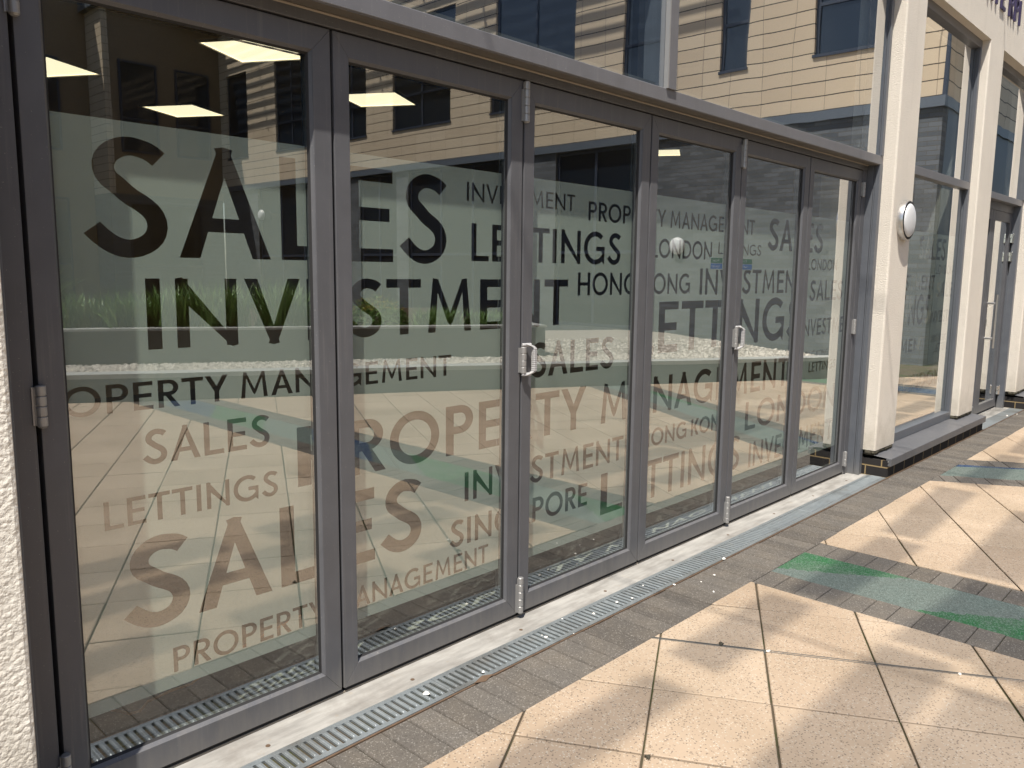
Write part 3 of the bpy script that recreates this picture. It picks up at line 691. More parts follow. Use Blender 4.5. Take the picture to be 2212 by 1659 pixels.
WORDS2 = [
 ('SALES',0.168,6.453,1.573,0.183,0.2061),
 ('LONDON',0.155,6.941,1.455,0.080,0.0861),
 ('SALES',0.168,6.996,1.257,0.130,0.1670),
 ('INVESTMENT',0.155,6.868,1.036,0.104,0.1275),
 ('HONG KONG',0.155,6.931,0.867,0.061,0.0593),
 ('LETTINGS',0.155,7.062,0.773,0.076,0.0873),
 ('INVESTMENT',0.155,5.732,1.322,0.122,0.1573),
 ('LETTINGS',0.168,5.668,1.040,0.242,0.2053),
 ('PROPERTY MANAGEMENT',0.168,3.954,0.817,0.109,0.1836),
 ('LONDON',0.168,6.186,0.486,0.132,0.2007),
]
def word_polys(words):
    out = []
    for t, sw, x0, zb, h, k in words:
        lay, tot = layout(t, sw*1.0)
        for c, lx, lw in lay:
            for o, holes in glyph(c, sw)[1]:
                f = lambda P_: [(x0+k*(lx+p[0]), zb+h*p[1]) for p in P_]
                out.append((f(o), [f(hh) for hh in holes]))
    return out
def inside(px, pz, poly):
    n = len(poly); r_ = np.zeros(len(px), bool); j = n-1
    for i in range(n):
        xi, zi = poly[i]; xj, zj = poly[j]
        c = ((zi > pz) != (zj > pz)) & (px < (xj-xi)*(pz-zi)/((zj-zi) or 1e-12)+xi); r_ ^= c; j = i
    return r_
def film(name, x0, x1, z0, z1, y, polys, parent):
    vs = [(x0, z0), (x1, z0), (x1, z1), (x0, z1)]; es = [(0, 1), (1, 2), (2, 3), (3, 0)]; use = []
    for o, hs in polys:
        xs = [p[0] for p in o]
        if max(xs) < x0-.01 or min(xs) > x1+.01: continue
        use.append((o, hs))
        for ring in [o]+hs:
            b0 = len(vs); vs += ring; es += [(b0+i, b0+(i+1) % len(ring)) for i in range(len(ring))]
    V, E_, F, *_ = delaunay_2d_cdt([Vector(v) for v in vs], es, [], 0, 1e-6)
    V = np.array([tuple(v) for v in V]); F = [f for f in F]
    C_ = np.array([V[list(f)].mean(0) for f in F]); px, pz = C_[:, 0], C_[:, 1]
    keep = (px > x0) & (px < x1) & (pz > z0) & (pz < z1); cut = np.zeros(len(F), bool)
    for o, hs in use:
        i = inside(px, pz, o)
        for h in hs: i &= ~inside(px, pz, h)
        cut |= i
    m_ = MB(); m_.add([(v[0], y, v[1]) for v in V], [tuple(f) for f, k in zip(F, keep & ~cut) if k])
    o = m_.build(name, M['film'], parent)
    bm = bmesh.new(); bm.from_mesh(o.data); bmesh.ops.delete(bm, geom=[v for v in bm.verts if not v.link_faces], context='VERTS')
    for f in bm.faces:
        if f.normal.y > 0: f.normal_flip()
    bm.to_mesh(o.data); bm.free(); return o
PW = word_polys(WORDS)

# ================================================================ FOLDING DOOR LEAVES
LEAF = ['leftmost folding door leaf beside the bright rendered pillar, lettered SALES in its largest type', 'second folding door leaf from the left, with the letters ES and ROPE and GEMENT', 'third folding door leaf, lettered TINGS and HONG, white pull handle on its left stile', 'fourth folding door leaf, with ONG and ETT and the far ceiling light above', 'fifth folding door leaf, with ESTMEN and NGS beside the second pull handle', 'last folding door leaf, narrowest in the picture, beside the dark jamb and lamp pillar']
H = 2.159
def hinge(name, parent, x, z0, z1, n=5, tall=False):
    m_ = MB(); hs = (z1-z0)/n
    for i in range(n):
        a, b_ = z0+i*hs+.0009, z0+(i+1)*hs-.0009
        m_.tube([(x, -.011, a), (x, -.011, a+.0012), (x, -.011, b_-.0012), (x, -.011, b_)], [.0112, .0124, .0124, .0112], 20)
    m_.tube([(x, -.011, z0), (x, -.011, z1)], .0088, 12); m_.tube([(x, -.011, z0-.003), (x, -.011, z0)], [.008, .0115], 16)
    m_.box(x-.019, -.006, z0+.004, x-.0135, .004, z1-(.03 if tall else .004)); m_.box(x-.014, -.009, z0+.004, x-.004, -.004, z1-.004)
    return m_.build(name, M['hinge'], parent)
def pull(parent, x, z0, z1):
    m_ = MB(); n = 15; A = []
    for i in range(n+1):                                            # bowed grip swinging out of the hinge line
        t = i/n; z = z0+(z1-z0)*t; bow = math.sin(math.pi*t)**.55 if 0 < t < 1 else 0
        A.append((x+.004+.029*min(1, bow*1.7)+.004*bow, -.012-.022*min(1, bow*1.7), z))
    for i in range(n):
        a, b_ = A[i], A[i+1]; t = .009
        w0 = .0092
        m_.add([(a[0]-w0, a[1]-t, a[2]), (a[0]+w0, a[1]-t, a[2]), (a[0]+w0, a[1]+t, a[2]), (a[0]-w0, a[1]+t, a[2]), (b_[0]-w0, b_[1]-t, b_[2]), (b_[0]+w0, b_[1]-t, b_[2]), (b_[0]+w0, b_[1]+t, b_[2]), (b_[0]-w0, b_[1]+t, b_[2])],
               [(0, 1, 5, 4), (1, 2, 6, 5), (2, 3, 7, 6), (3, 0, 4, 7), (0, 3, 2, 1), (4, 5, 6, 7)])
    m_.tube([(x-.012, -.012, z0+.004), (x+.03, -.022, z0+.004)], .0075, 10); m_.tube([(x-.012, -.012, z1-.004), (x+.03, -.022, z1-.004)], .0075, 10)
    return m_.build('pull_handle', M['handle'], parent, bevel=.002)
for k in range(6):
    xa, xb = .88*k+.0055, .88*(k+1)-.0055
    if k == 5: xb = 5.262
    gx0, gx1, gz0, gz1 = xa+.058, xb-.064, .0745, 2.088
    o = empty('folding_door_leaf', ((xa+xb)/2, .03, 0), LEAF[k], 'door leaf', 'leaves of the folding door')
    z0, z1, y0, y1 = .0, H, 0.0, .068
    def bar(name, p):                                               # mitred bar from an xz quad
        m_ = MB(); v = [(a, y0, b_) for a, b_ in p]+[(a, y1, b_) for a, b_ in p]
        m_.add(v, [(0, 1, 2, 3), (7, 6, 5, 4), (0, 4, 5, 1), (1, 5, 6, 2), (2, 6, 7, 3), (3, 7, 4, 0)]); return m_.build(name, M['frame'], o, bevel=.0016, seg=2)
    bar('stile', [(xa, z0), (gx0, gz0), (gx0, gz1), (xa, z1)]); bar('stile', [(gx1, gz0), (xb, z0), (xb, z1), (gx1, gz1)])
    bar('rail', [(xa, z0), (xb, z0), (gx1, gz0), (gx0, gz0)]); bar('rail', [(gx0, gz1), (gx1, gz1), (xb, z1), (xa, z1)])
    # sloping glazing bead and gasket
    m_ = MB(); e = .007
    P0 = [(gx0, gz0), (gx1, gz0), (gx1, gz1), (gx0, gz1)]; P1 = [(gx0+e, gz0+e), (gx1-e, gz0+e), (gx1-e, gz1-e), (gx0+e, gz1-e)]
    for i in range(4):
        j = (i+1) % 4; a, b_, c, d = P0[i], P0[j], P1[j], P1[i]
        m_.add([(a[0], .0032, a[1]), (b_[0], .0032, b_[1]), (c[0], .0125, c[1]), (d[0], .0125, d[1]), (a[0], .018, a[1]), (b_[0], .018, b_[1]), (c[0], .018, c[1]), (d[0], .018, d[1])], [(0, 1, 2, 3), (4, 7, 6, 5), (3, 2, 6, 7), (0, 4, 5, 1)])
    m_.build('glazing_bead', M['frame'], o)
    m_ = MB(); e2_ = .013
    P2 = [(gx0+e2_, gz0+e2_), (gx1-e2_, gz0+e2_), (gx1-e2_, gz1-e2_), (gx0+e2_, gz1-e2_)]
    for i in range(4):
        j = (i+1) % 4; a, b_, c, d = P1[i], P1[j], P2[j], P2[i]
        m_.add([(a[0], .0126, a[1]), (b_[0], .0126, b_[1]), (c[0], .0196, c[1]), (d[0], .0196, d[1])], [(0, 1, 2, 3)])
        m_.add([(a[0], .0460, a[1]), (b_[0], .0460, b_[1]), (c[0], .0460, c[1]), (d[0], .0460, d[1])], [(0, 1, 2, 3)])
    m_.build('gasket', M['rubber'], o)
    m_ = MB(); m_.box(gx0, .0200, gz0, gx1, .0440, gz1); m_.build('glass_pane', M['glass'], o)
    film('frosted_film', gx0+.005, gx1-.005, .205, 1.808, .0452, PW, o)
    m_ = MB(); m_.box(xb-.002, .014, .004, xb+.0125, .05, H-.004); m_.box(xa+.01, .010, -.0192, xb-.01, .05, -.0003)
    m_.build('rubber_seal', M['rubber'], o)
    if k % 2 == 0:
        x = .88*k if k else .003
        hinge('hinge', o, x+.003, 2.005, 2.157, 5, True); hinge('hinge', o, x+.003, .004, .160, 5, True)
        if k: hinge('hinge', o, x+.003, 1.022, 1.130, 4); pull(o, x+.006, 1.014, 1.142)
        else: hinge('hinge', o, x+.003, 1.035, 1.138, 4)
    if k == 5:
        for za, zb in ((1.982, 2.081), (1.016, 1.123), (.044, .155)): hinge('hinge', o, 5.268, za, zb, 4)
    if k in (3, 4):                                                # fire door notice on the room side, read in mirror writing from outside
        x0, x1 = (gx1-.145, gx1-.012) if k == 3 else (gx0+.012, gx0+.20)
        m_ = MB(); m_.box(x0, .0454, 1.455, x1, .0458, 1.522); st = m_.build('notice', M['sticker_white'], o)
        m_ = MB(); m_.box(x0+.004, .0445, 1.4905, x1-.004, .0449, 1.518); m_.build('notice_stripe', M['sticker_green'], st)
        m_ = MB(); m_.box(x0+.004, .0445, 1.459, x1-.004, .0449, 1.4875); m_.build('notice_stripe', M['sticker_blue'], st)
        for txt, zz in (('Fire exit', 1.4985), ('Keep clear', 1.467)):
            cu = bpy.data.curves.new('notice_text', 'FONT'); cu.body = txt; cu.size = .0215; cu.align_x = 'CENTER'
            to = bpy.data.objects.new('tmp', cu); COL.objects.link(to); dg = bpy.context.evaluated_depsgraph_get()
            me = bpy.data.meshes.new_from_object(to.evaluated_get(dg)); COL.objects.unlink(to); bpy.data.objects.remove(to)
            me.transform(Matrix(((-1, 0, 0, (x0+x1)/2-.01), (0, 0, 1, .0440), (0, 1, 0, zz), (0, 0, 0, 1)))); me.materials.clear(); me.materials.append(M['sticker_white'])
            to = bpy.data.objects.new('notice_text', me); COL.objects.link(to); to.parent = st; to.matrix_parent_inverse = Matrix.Translation(-st.matrix_basis.translation)
            to.matrix_parent_inverse = Matrix.Identity(4)

# ================================================================ FIXED WINDOW BETWEEN THE PILLARS
wn = empty('fixed_window', (6.6, -.05, .14), 'tall fixed window between the lamp pillar and the next pillar', 'window')
x0, x1 = 5.801, 7.499
m_ = MB(); m_.box(x0, -.110, .1375, x1, .03, .205); m_.build('bottom_rail', M['jamb'], wn, bevel=.0015)
m_ = MB(); m_.box(x0, -.110, 3.40, x1, .03, 3.4645); m_.build('top_rail', M['fascia'], wn, bevel=.0015)
m_ = MB(); m_.box(x0, -.109, 2.200, x1, .03, 2.262); m_.build('transom', M['fascia'], wn, bevel=.0015)
for xa, xb in ((x0, x0+.04), (x1-.046, x1)):
    for za, zb in ((.2052, 2.1998), (2.2622, 3.3998)):
        m_ = MB(); m_.box(xa, -.1095, za, xb, -.082, zb); m_.box(xa+.004, -.0818, za, xb-.004, .03, zb); m_.build('jamb', M['jamb'], wn, bevel=.0015)
for i, (za, zb) in enumerate(((.204, 2.201), (2.261, 3.401))):
    m_ = MB(); m_.box(x0+.03, -.072, za, x1-.037, -.048, zb); m_.build('glass_pane', M['glass' if i == 0 else 'glass_up'], wn)
film('frosted_film', x0+.045, x1-.05, .23, 1.79, -.0462, word_polys(WORDS2), wn)
m_ = MB(); m_.box(x0+.03, .12, 2.27, x1-.03, .15, 3.44); m_.build('spandrel_panel', M['spandrel'], wn)

# ================================================================ FAR ENTRANCE DOORS
ed = empty('entrance_door', (8.85, .0, 0), 'dark framed glazed entrance doors with long steel pull handle beyond the second pillar', 'door')
m_ = MB(); m_.box(7.961, -.075, 2.20, 9.719, .05, 2.262); m_.build('transom', M['fascia'], ed, bevel=.0015)
m_ = MB(); m_.box(7.961, -.088, 3.40, 9.719, .03, 3.4645); m_.build('head_rail', M['fascia'], ed, bevel=.0015)
m_ = MB(); m_.box(8.0, -.052, 2.261, 9.69, -.028, 3.401); m_.build('glass_pane', M['glass_up'], ed)
m_ = MB(); m_.box(8.0, .12, 2.27, 9.69, .15, 3.44); m_.build('spandrel_panel', M['spandrel'], ed)
for xa, xb in ((7.961, 8.018), (9.655, 9.7195)):
    m_ = MB(); m_.box(xa, -.075, GZ+.001, xb, .07, 2.1995); m_.build('jamb', M['jamb'], ed, bevel=.002)
    m_ = MB(); m_.box(xa, -.088, 2.2625, xb, .03, 3.3995); m_.build('upper_jamb', M['jamb'], ed, bevel=.002)
m_ = MB(); m_.box(8.02, -.005, 2.12, 9.653, .06, 2.199); m_.build('door_head', M['frame'], ed, bevel=.002)
for i, (xa, xb) in enumerate(((8.022, 8.835), (8.84, 9.651))):
    for (a, b_, c, d) in ((xa, xa+.105, .0, 2.118), (xb-.085, xb, .0, 2.118)):
        m_ = MB(); m_.box(a, 0, c, b_, .055, d); m_.build('stile', M['frame'], ed, bevel=.002)
    for c, d in ((.0, .085), (2.02, 2.118)):
        m_ = MB(); m_.box(xa+.1055, 0, c, xb-.0855, .055, d); m_.build('rail', M['frame'], ed, bevel=.002)
    m_ = MB(); m_.box(xa+.1, .016, .08, xb-.08, .040, 2.025); m_.build('door_glass', M['glass'], ed)
    m_ = MB(); m_.box(xa+.104, .003, .0855, xb-.084, .012, .0905); m_.build('bottom_bead', M['hinge'], ed)
m_ = MB(); hx = 8.925; m_.tube([(hx, -.085, .70), (hx, -.085, 1.255)], .0125, 16)
for z in (.80, 1.165): m_.tube([(hx, -.085, z), (hx, 0, z)], .0115, 14)
m_.build('pull_handle', M['steel'], ed, smooth=False)
m_ = MB(); m_.box(8.885, -.012, .93, 8.91, 0, 1.0); m_.tube([(8.897, -.014, .975), (8.897, -.002, .975)], .01, 14); m_.build('lock_cylinder', M['chrome'], ed, bevel=.002)
for z in (1.86, 1.66, .185):
    m_ = MB(); m_.box(9.605, -.022, z, 9.69, .0, z+.045); m_.box(9.612, -.026, z-.05, 9.645, -.002, z-.002); m_.tube([(9.655, -.024, z-.055), (9.655, -.024, z+.05)], .010, 14); m_.build('door_hinge', M['chrome'], ed, bevel=.002)
    m_ = MB(); m_.tube([(9.655, -.006, z-.20), (9.655, -.012, z-.05)], [.003, .009], 10); m_.build('hinge_stop', M['rubber'], ed)
m_ = MB(); m_.box(7.961, -.1305, -.06, 9.739, .30, GZ)
for i in range(14): m_.box(8.02, -.122+.009*i, GZ-.001, 9.65, -.117+.009*i, GZ+.003)
tag(m_.build('entrance_threshold', M['threshold']), 'ribbed threshold plate below the far entrance doors', 'threshold')

# ================================================================ WALL LAMP AND SIGN
lp = empty('wall_lamp', (5.62, -.175, 1.83), 'round steel bulkhead wall lamp with opal lens on the first pillar', 'wall lamp')
LC = (5.62, 1.83)
m_ = MB(); m_.lathe_y(*LC, [(.138, -.1752), (.138, -.214), (.1365, -.2165), (.131, -.2175), (.127, -.2165), (.126, -.205)], 56); m_.build('steel_ring', M['steel'], lp, smooth=True)
m_ = MB(); m_.lathe_y(*LC, [(.1355, -.2172), (.131, -.2195), (.1195, -.2198), (.1175, -.214)], 56); m_.build('dark_trim', M['rubber'], lp, smooth=True)
m_ = MB(); m_.lathe_y(*LC, [(.1185, -.213)]+[(.118*math.cos(R(a)), -.2185-.024*math.sin(R(a))) for a in range(0, 86, 7)], 56); m_.build('opal_lens', M['opal'], lp, smooth=True)
for a in (90, 215, 330):
    m_ = MB(); cx, cz = LC[0]+.127*math.cos(R(a)), LC[1]+.127*math.sin(R(a)); m_.tube([(cx, -.219, cz), (cx, -.2215, cz)], .0045, 10); m_.build('screw', M['chrome'], lp)
sg = empty('wall_sign', (8.0, -.18, 3.75), 'raised navy blue letters on the cream wall above the windows', 'sign')
zb, hh = 3.757, .215
for c, xl, wd in (('N', 7.245, .16), ('T', 7.44, .16), ('E', 7.665, .14), ('R', 7.945, .15), ('P', 8.145, .14), ('I', 8.325, .034)):
    W_, parts = glyph(c, .155); kx = wd/W_; m_ = MB()
    for o, hs in parts:
        v2 = [Vector(p) for p in o]; es = [(i, (i+1) % len(o)) for i in range(len(o))]
        for h in hs:
            b0 = len(v2); v2 += [Vector(p) for p in h]; es += [(b0+i, b0+(i+1) % len(h)) for i in range(len(h))]
        V, E_, F, *_ = delaunay_2d_cdt(v2, es, [], 0, 1e-6); V = [tuple(v) for v in V]
        F = [f for f in F if inside(np.array([sum(V[i][0] for i in f)/len(f)]), np.array([sum(V[i][1] for i in f)/len(f)]), o)[0] and not any(inside(np.array([sum(V[i][0] for i in f)/len(f)]), np.array([sum(V[i][1] for i in f)/len(f)]), h)[0] for h in hs)]
        n = len(V); v3 = [(xl+kx*a, -.193, zb+hh*b_) for a, b_ in V]+[(xl+kx*a, -.179, zb+hh*b_) for a, b_ in V]
        fs = [tuple(f) for f in F]+[tuple(i+n for i in f[::-1]) for f in F]
        cnt = {}
        for f in F:
            for i in range(len(f)):
                a, b_ = f[i], f[(i+1) % len(f)]; cnt[(a, b_)] = 1
        for (a, b_) in cnt:
            if (b_, a) not in cnt: fs.append((a, b_, b_+n, a+n))
        m_.add(v3, fs)
    for z_ in (.25, .75): m_.tube([(xl+kx*.08, -.181, zb+hh*z_), (xl+kx*.08, -.174, zb+hh*z_)], .004, 6)
    m_.build('letter', M['navy'], sg)

# ================================================================ COURTYARD OPPOSITE (seen in the glass)
def PU(u, v): return (OFF*nrm[0]+u*e1[0]-v*nrm[0], OFF*nrm[1]+u*e1[1]-v*nrm[1])   # v = metres behind the face of the low wall
def wallbox(mb, u0, u1, v0, v1, z0, z1, ins=0, drop=0):
    q = [PU(u0, v0), PU(u1, v0), PU(u1, v1), PU(u0, v1)]
    if area(q) < 0: q = q[::-1]
    mb.prism(q, z0, z1, ins, drop)
o = empty('low_planter_wall', (*PU(3, .1), GZ), 'long low grey wall edging the gravel bed across the courtyard', 'planter wall')
m_ = MB(); wallbox(m_, -9, 8.6, 0, .22, -.1, .235); m_.build('wall_face', M['planter'], o)
m_ = MB(); wallbox(m_, -9, 8.6, -.02, .24, .2355, .285, .004, .004); m_.build('coping', M['coping'], o)
o = empty('raised_planter_wall', (*PU(0, 1.4), .27), 'higher grey planter wall behind the white gravel', 'planter wall')
m_ = MB(); wallbox(m_, -9, 4.45, 1.35, 1.55, .1, .655); wallbox(m_, 4.25, 4.45, 1.551, 4.2, .1, .655); m_.build('wall_face', M['planter'], o)
m_ = MB(); wallbox(m_, -9, 4.47, 1.33, 1.57, .6555, .685, .004, .004); wallbox(m_, 4.23, 4.47, 1.571, 4.2, .6555, .685, .004, .004); m_.build('coping', M['coping'], o)
m_ = MB(); wallbox(m_, -9, 4.24, 1.556, 9, .0, .60); tag(m_.build('planting_bed', M['soil']), kind='structure')
m_ = MB(); wallbox(m_, -9, 8.6, .222, 1.35, .0, .225); wallbox(m_, 4.46, 8.6, 1.3505, 6.5, .0, .225)
tag(m_.build('gravel_bed', M['gravel']), kind='structure')
rg = np.random.default_rng(5); N = 13000
u_all = rg.uniform(-3, 8.55, N); v_all = np.where(u_all < 4.47, rg.uniform(.25, 1.33, N), rg.uniform(.25, 1.33, N)+np.where(rg.uniform(0, 1, N) < .5, rg.uniform(0, 3.0, N), 0))
vv = []; ff = []; tt = []
base = np.array([(1, 0, 0), (-1, 0, 0), (0, 1, 0), (0, -1, 0), (0, 0, 1), (0, 0, -1)], float)
FB = [(0, 2, 4), (2, 1, 4), (1, 3, 4), (3, 0, 4)]
for i in range(N):
    px, py = PU(u_all[i], v_all[i]); s_ = rg.uniform(.016, .034); Q = base*s_*rg.uniform(.6, 1.2, (6, 1)); a = rg.uniform(0, 6.28); ca, sa = math.cos(a), math.sin(a)
    zz = .229+rg.uniform(0, .012); k = len(vv)
    for q in Q: vv.append((px+q[0]*ca-q[1]*sa, py+q[0]*sa+q[1]*ca, zz+q[2]*.75))
    for f in FB: ff.append((k+f[0], k+f[1], k+f[2]))
    tt += [float(rg.uniform(0, 1))]*4
m_ = MB(); m_.v, m_.f, m_.t = vv, ff, tt; tag(m_.build('gravel', M['gravel']), kind='stuff')
# strappy plants and a yellow-flowering bush
def clump(u, v, h, n, seed, label):
    rr = random.Random(seed); x, y = PU(u, v); m_ = MB()
    for i in range(n):
        a = rr.uniform(0, 2*math.pi); L = h*rr.uniform(.6, 1.15); lean = rr.uniform(.15, .75); bx, by = x+rr.uniform(-.3, .3), y+rr.uniform(-.25, .25); wd = rr.uniform(.007, .014)
        pts = []; K = 6
        for k in range(K+1):
            t = k/K; rad = L*lean*t**1.6; zz = L*(t-.42*lean*t**2.6); pts.append((bx+rad*math.cos(a), by+rad*math.sin(a), .60+zz, wd*(1-t**2.2)+.0008))
        vs = []; px_, py_ = -math.sin(a), math.cos(a)
        for p in pts: vs += [(p[0]-px_*p[3], p[1]-py_*p[3], p[2]), (p[0], p[1], p[2]-p[3]*.4), (p[0]+px_*p[3], p[1]+py_*p[3], p[2])]
        fs = []
        for k in range(K): fs += [(3*k, 3*k+1, 3*k+4, 3*k+3), (3*k+1, 3*k+2, 3*k+5, 3*k+4)]
        m_.add(vs, fs)
    tag(m_.build('strappy_plant', M['leaf']), label, 'plant', 'strappy plants in the raised bed')
PL = ['tall strappy green plant at the left end of the raised bed', 'strappy plant second from the left in the raised bed', 'strappy plant behind the letter I of INVESTMENT', 'bushy strappy plant behind the letter N of INVESTMENT', 'strappy plant behind the letter V of INVESTMENT', 'strappy plant just left of the second leaf in the raised bed', 'low strappy plant to the right of the yellow bush', 'lowest strappy plant near the end of the raised bed wall']
for i, (u, v, h) in enumerate(((-2.35, 1.95, .85), (-1.75, 1.9, .50), (-1.1, 1.85, .52), (-.55, 1.95, .62), (.05, 1.9, .66), (.85, 1.9, .68), (3.0, 1.9, .33), (3.75, 1.9, .28))): clump(u, v, h*1.08, 420, i, PL[i])
bo = empty('yellow_flowering_bush', (*PU(2.15, 2.1), .6), 'rounded bush covered in yellow flowers in the raised bed', 'bush')
rr = random.Random(11); lm, fm, sm = MB(), MB(), MB()
bx, by = PU(2.15, 2.1)
for i in range(16):
    a = rr.uniform(0, 6.28); e_ = rr.uniform(.1, .5); sm.tube([(bx, by, .58), (bx+e_*.5*math.cos(a), by+e_*.5*math.sin(a), .80), (bx+e_*math.cos(a), by+e_*math.sin(a), 1.02)], [.008, .005, .002], 5)
for i in range(2600):
    a = rr.uniform(0, 6.28); ph = math.acos(rr.uniform(-.1, 1)); q = rr.uniform(.75, 1.0)
    p = Vector((bx+.50*q*math.sin(ph)*math.cos(a), by+.42*q*math.sin(ph)*math.sin(a), .62+.46*q*math.cos(ph)*rr.uniform(.85, 1.1)))
    top = p.z > .88 and rr.random() < .7; s_ = rr.uniform(.008, .014) if top else rr.uniform(.015, .035)
    ax = Vector((rr.gauss(0, 1), rr.gauss(0, 1), rr.gauss(0, 1))).normalized(); b_ = ax.orthogonal().normalized(); c_ = ax.cross(b_)
    (fm if top else lm).add([p+b_*s_, p+c_*s_*.5, p-b_*s_, p-c_*s_*.5], [(0, 1, 2, 3)])
lm.build('foliage', M['leaf'], bo); fm.build('flowers', M['flower'], bo); sm.build('stems', M['leaf'], bo)

# --- the wing with tan cladding over grey brick
wg = empty('courtyard_wing', (X1, -12, 0), 'tan clad wing over grey brick, mirrored in the doors', 'building')
ROOF = 9.75
WINS = [(-4.28, -3.08), (-6.12, -5.52), (-8.36, -7.36), (-12.1, -9.63), (-15.87, -13.51), (-18.6, -17.05), (-21.9, -20.1), (-25.1, -23.7)]
SZ, HZ = 5.25, 8.05
m_ = MB()
def wface(x, ys, ye, z0, z1, holes):
    """cladding boxes around window openings"""
    ys_, ye_ = ys, ye; cur = ye_
    for a, b_ in sorted(holes, key=lambda h: -h[1]):
        m_.box(x, b_, z0, x+.25, cur, z1); m_.box(x, a, z0, x+.25, b_, SZ); m_.box(x, a, HZ, x+.25, b_, z1); cur = a
    m_.box(x, ys_, z0, x+.25, cur, z1)
wface(X1, YS, YC, 4.29, ROOF, WINS)
m_.box(X1+.25, YC-.25, 4.29, X1+9, YC, ROOF)
m_.build('cladding', M['clad'], wg)
m_ = MB(); m_.box(X1-.04, YS, 4.125, X1+.25, YC+.04, 4.288); m_.box(X1+.2505, YC-.2, 4.125, X1+9, YC+.04, 4.288); m_.build('band_course', M['band'], wg)
m_ = MB(); m_.box(X1-.012, YC-.012, 4.2885, X1+.05, YC+.03, ROOF); m_.build('corner_trim', M['win_frame'], wg)
DOORS = [(-10.0, -7.8), (-15.25, -11.55), (-17.45, -15.75), (-23.2, -19.2)]
m_ = MB(); cur = YC
for a, b_ in DOORS: m_.box(X1+.03, b_, -.06, X1+.25, cur, 4.124); m_.box(X1+.03, a, -.06, X1+.25, b_, .24); cur = a
m_.box(X1+.03, YS, -.06, X1+.25, cur, 4.124); m_.build('brick_wall', M['brick_grey'], wg)
m_ = MB(); m_.box(X1+.2505, YC-.2, -.06, X1+9, YC+.005, 4.124); m_.build('dark_panel', M['win_frame'], wg)
for i, (a, b_) in enumerate(WINS):
    m_ = MB(); xf = X1+.06; t = .055
    m_.box(xf, a, SZ, xf+.08, a+t, HZ); m_.box(xf, b_-t, SZ, xf+.08, b_, HZ); m_.box(xf, a+t, HZ-t, xf+.08, b_-t, HZ); m_.box(X1-.03, a-.02, SZ-.05, xf+.08, b_+.02, SZ+.001)
    m_.box(xf, a+t, 6.07, xf+.08, b_-t, 6.13)
    if b_-a > 1.5: m_.box(xf, a+(b_-a)*.5-t/2, SZ, xf+.079, a+(b_-a)*.5+t/2, HZ-.01)
    wo = m_.build('window', M['win_frame'], wg)
    m_ = MB(); m_.box(xf+.03, a+.02, SZ+.02, xf+.05, b_-.02, HZ-.02); m_.build('pane', M['win_dark'], wo)
for i, (a, b_) in enumerate(DOORS):
    m_ = MB(); xf = X1+.10; t = .07; n = max(2, round((b_-a)/1.15))
    for k in range(n+1): yy = a+(b_-a-t)*k/n; m_.box(xf, yy, .25, xf+.09, yy+t, 4.12)
    for zz in (.25, 1.86, 4.05): m_.box(xf+.001, a+.01, zz, xf+.088, b_-.01, zz+t)
    wo = m_.build('window', M['win_frame'], wg)
    m_ = MB(); m_.box(xf+.03, a+.02, .27, xf+.05, b_-.02, 4.1); m_.build('pane', M['win_dark'], wo)
m_ = MB(); m_.box(X1+.3, YS, -.05, X1+9, YC-.26, ROOF-.02); m_.build('core', M['win_frame'], wg)
m_ = MB(); m_.box(X1-.2, YS, ROOF, X1+9, YC+.2, ROOF+.25); m_.build('roof_edge', M['band'], wg)
sh = MB()
for k in range(10):
    xx = X1-1.45+k*.14; a = R(24); hw = .052
    sh.add([(xx-hw*math.cos(a), YS, ROOF-.1+hw*math.sin(a)), (xx+hw*math.cos(a), YS, ROOF-.1-hw*math.sin(a)), (xx+hw*math.cos(a), -6.6, ROOF-.1-hw*math.sin(a)), (xx-hw*math.cos(a), -6.6, ROOF-.1+hw*math.sin(a)),
            (xx-hw*math.cos(a), YS, ROOF-.085+hw*math.sin(a)), (xx+hw*math.cos(a), YS, ROOF-.085-hw*math.sin(a)), (xx+hw*math.cos(a), -6.6, ROOF-.085-hw*math.sin(a)), (xx-hw*math.cos(a), -6.6, ROOF-.085+hw*math.sin(a))], [(0, 1, 2, 3), (7, 6, 5, 4), (0, 4, 5, 1), (1, 5, 6, 2), (2, 6, 7, 3), (3, 7, 4, 0)])
for yy in np.arange(YS+.3, -6.5, 2.05): sh.box(X1-1.5, yy-.02, ROOF-.25, X1, yy+.02, ROOF-.16)
sh.build('sun_louvres', M['hinge'], wg)
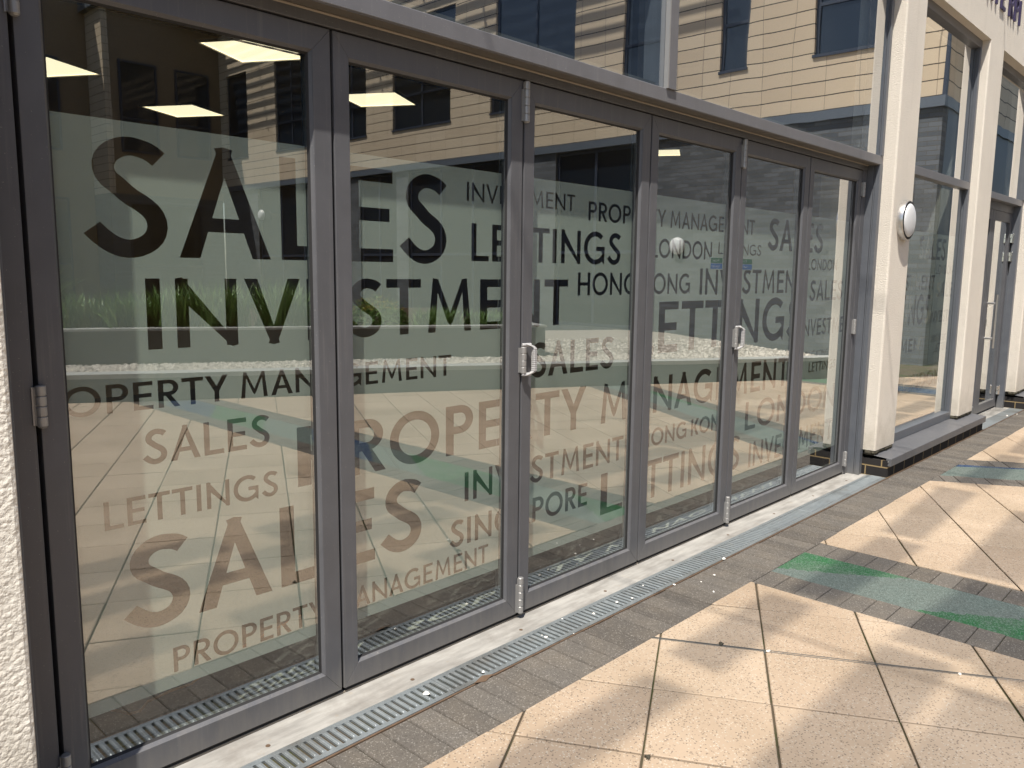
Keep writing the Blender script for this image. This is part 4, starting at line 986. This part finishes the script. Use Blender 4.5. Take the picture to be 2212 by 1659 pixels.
for (yy, zz, lab) in ((-6.71, 2.0, 'round opal lamp on the grey brick wing, mirrored over the word LONDON'), (-22.97, 3.25, 'small round lamp on the wing, mirrored beside the letter A of SALES')):
    o = empty('bulkhead_lamp', (X1, yy, zz), lab, 'wall lamp', 'round lamps on the courtyard wing')
    m_ = MB(); n = 28
    v = []; f = []; prof = [(.17, X1+.03), (.17, X1-.02)]+[(.16*math.cos(R(a)), X1-.025-.06*math.sin(R(a))) for a in range(0, 91, 15)]
    for r_, xx in prof:
        for k in range(n): v.append((xx, yy+r_*math.cos(2*math.pi*k/n), zz+r_*math.sin(2*math.pi*k/n)))
    for i in range(len(prof)-1):
        for k in range(n): f.append((i*n+k, i*n+(k+1) % n, (i+1)*n+(k+1) % n, (i+1)*n+k))
    m_.add(v, f); m_.build('opal_lens', M['opal'], o, smooth=True)
# --- the block across the courtyard
sb = empty('south_block', (8, -27, 0), 'brown shaded block closing the far side of the courtyard', 'building')
m_ = MB(); m_.box(-14, -36, -.06, 9.79, -26.9, 12.4); m_.build('wall', M['shade_brown_wall'], sb)
m_ = MB(); m_.box(9.8, -33, 3.85, 10.0, -25.6, 9.6); m_.build('bay_side', M['clad'], sb)
m_ = MB(); m_.box(10.001, -33, 3.85, X1+.5, -25.61, 9.6); m_.build('bay_front', M['shade_brown_wall'], sb)  # same tan cladding as the side; its shade is in the brown colour
m_ = MB(); m_.box(9.82, -33, -.06, X1, -25.62, 3.849); m_.build('bay_base', M['brick_grey'], sb)
m_ = MB(); m_.box(9.601, -36, 9.602, X1, -25.35, 9.9); m_.build('roof_edge', M['band'], sb)
for x0, x1, z0, z1, yy in ((10.25, 11.5, 5.2, 8.1, -25.6), (12.1, 13.3, 5.2, 8.1, -25.6), (7.0, 8.9, 5.2, 8.1, -26.9), (4.6, 6.2, 5.2, 8.1, -26.9), (1.8, 3.4, 5.2, 8.1, -26.9), (6.5, 9.0, .3, 3.7, -26.9), (2.6, 5.4, .3, 3.7, -26.9), (10.4, 12.9, .3, 3.6, -25.62)):
    m_ = MB(); t = .07
    m_.box(x0, yy-.01, z0, x0+t, yy+.05, z1); m_.box(x1-t, yy-.01, z0, x1, yy+.05, z1); m_.box(x0+t, yy-.01, z0, x1-t, yy+.049, z0+t); m_.box(x0+t, yy-.01, z1-t, x1-t, yy+.049, z1); m_.box(x0+t, yy-.01, z0+(z1-z0)*.36, x1-t, yy+.048, z0+(z1-z0)*.36+t)
    wo = m_.build('window', M['win_frame'], sb); m_ = MB(); m_.box(x0+.03, yy-.005, z0+.03, x1-.03, yy+.02, z1-.03); m_.build('pane', M['win_dark'], wo)
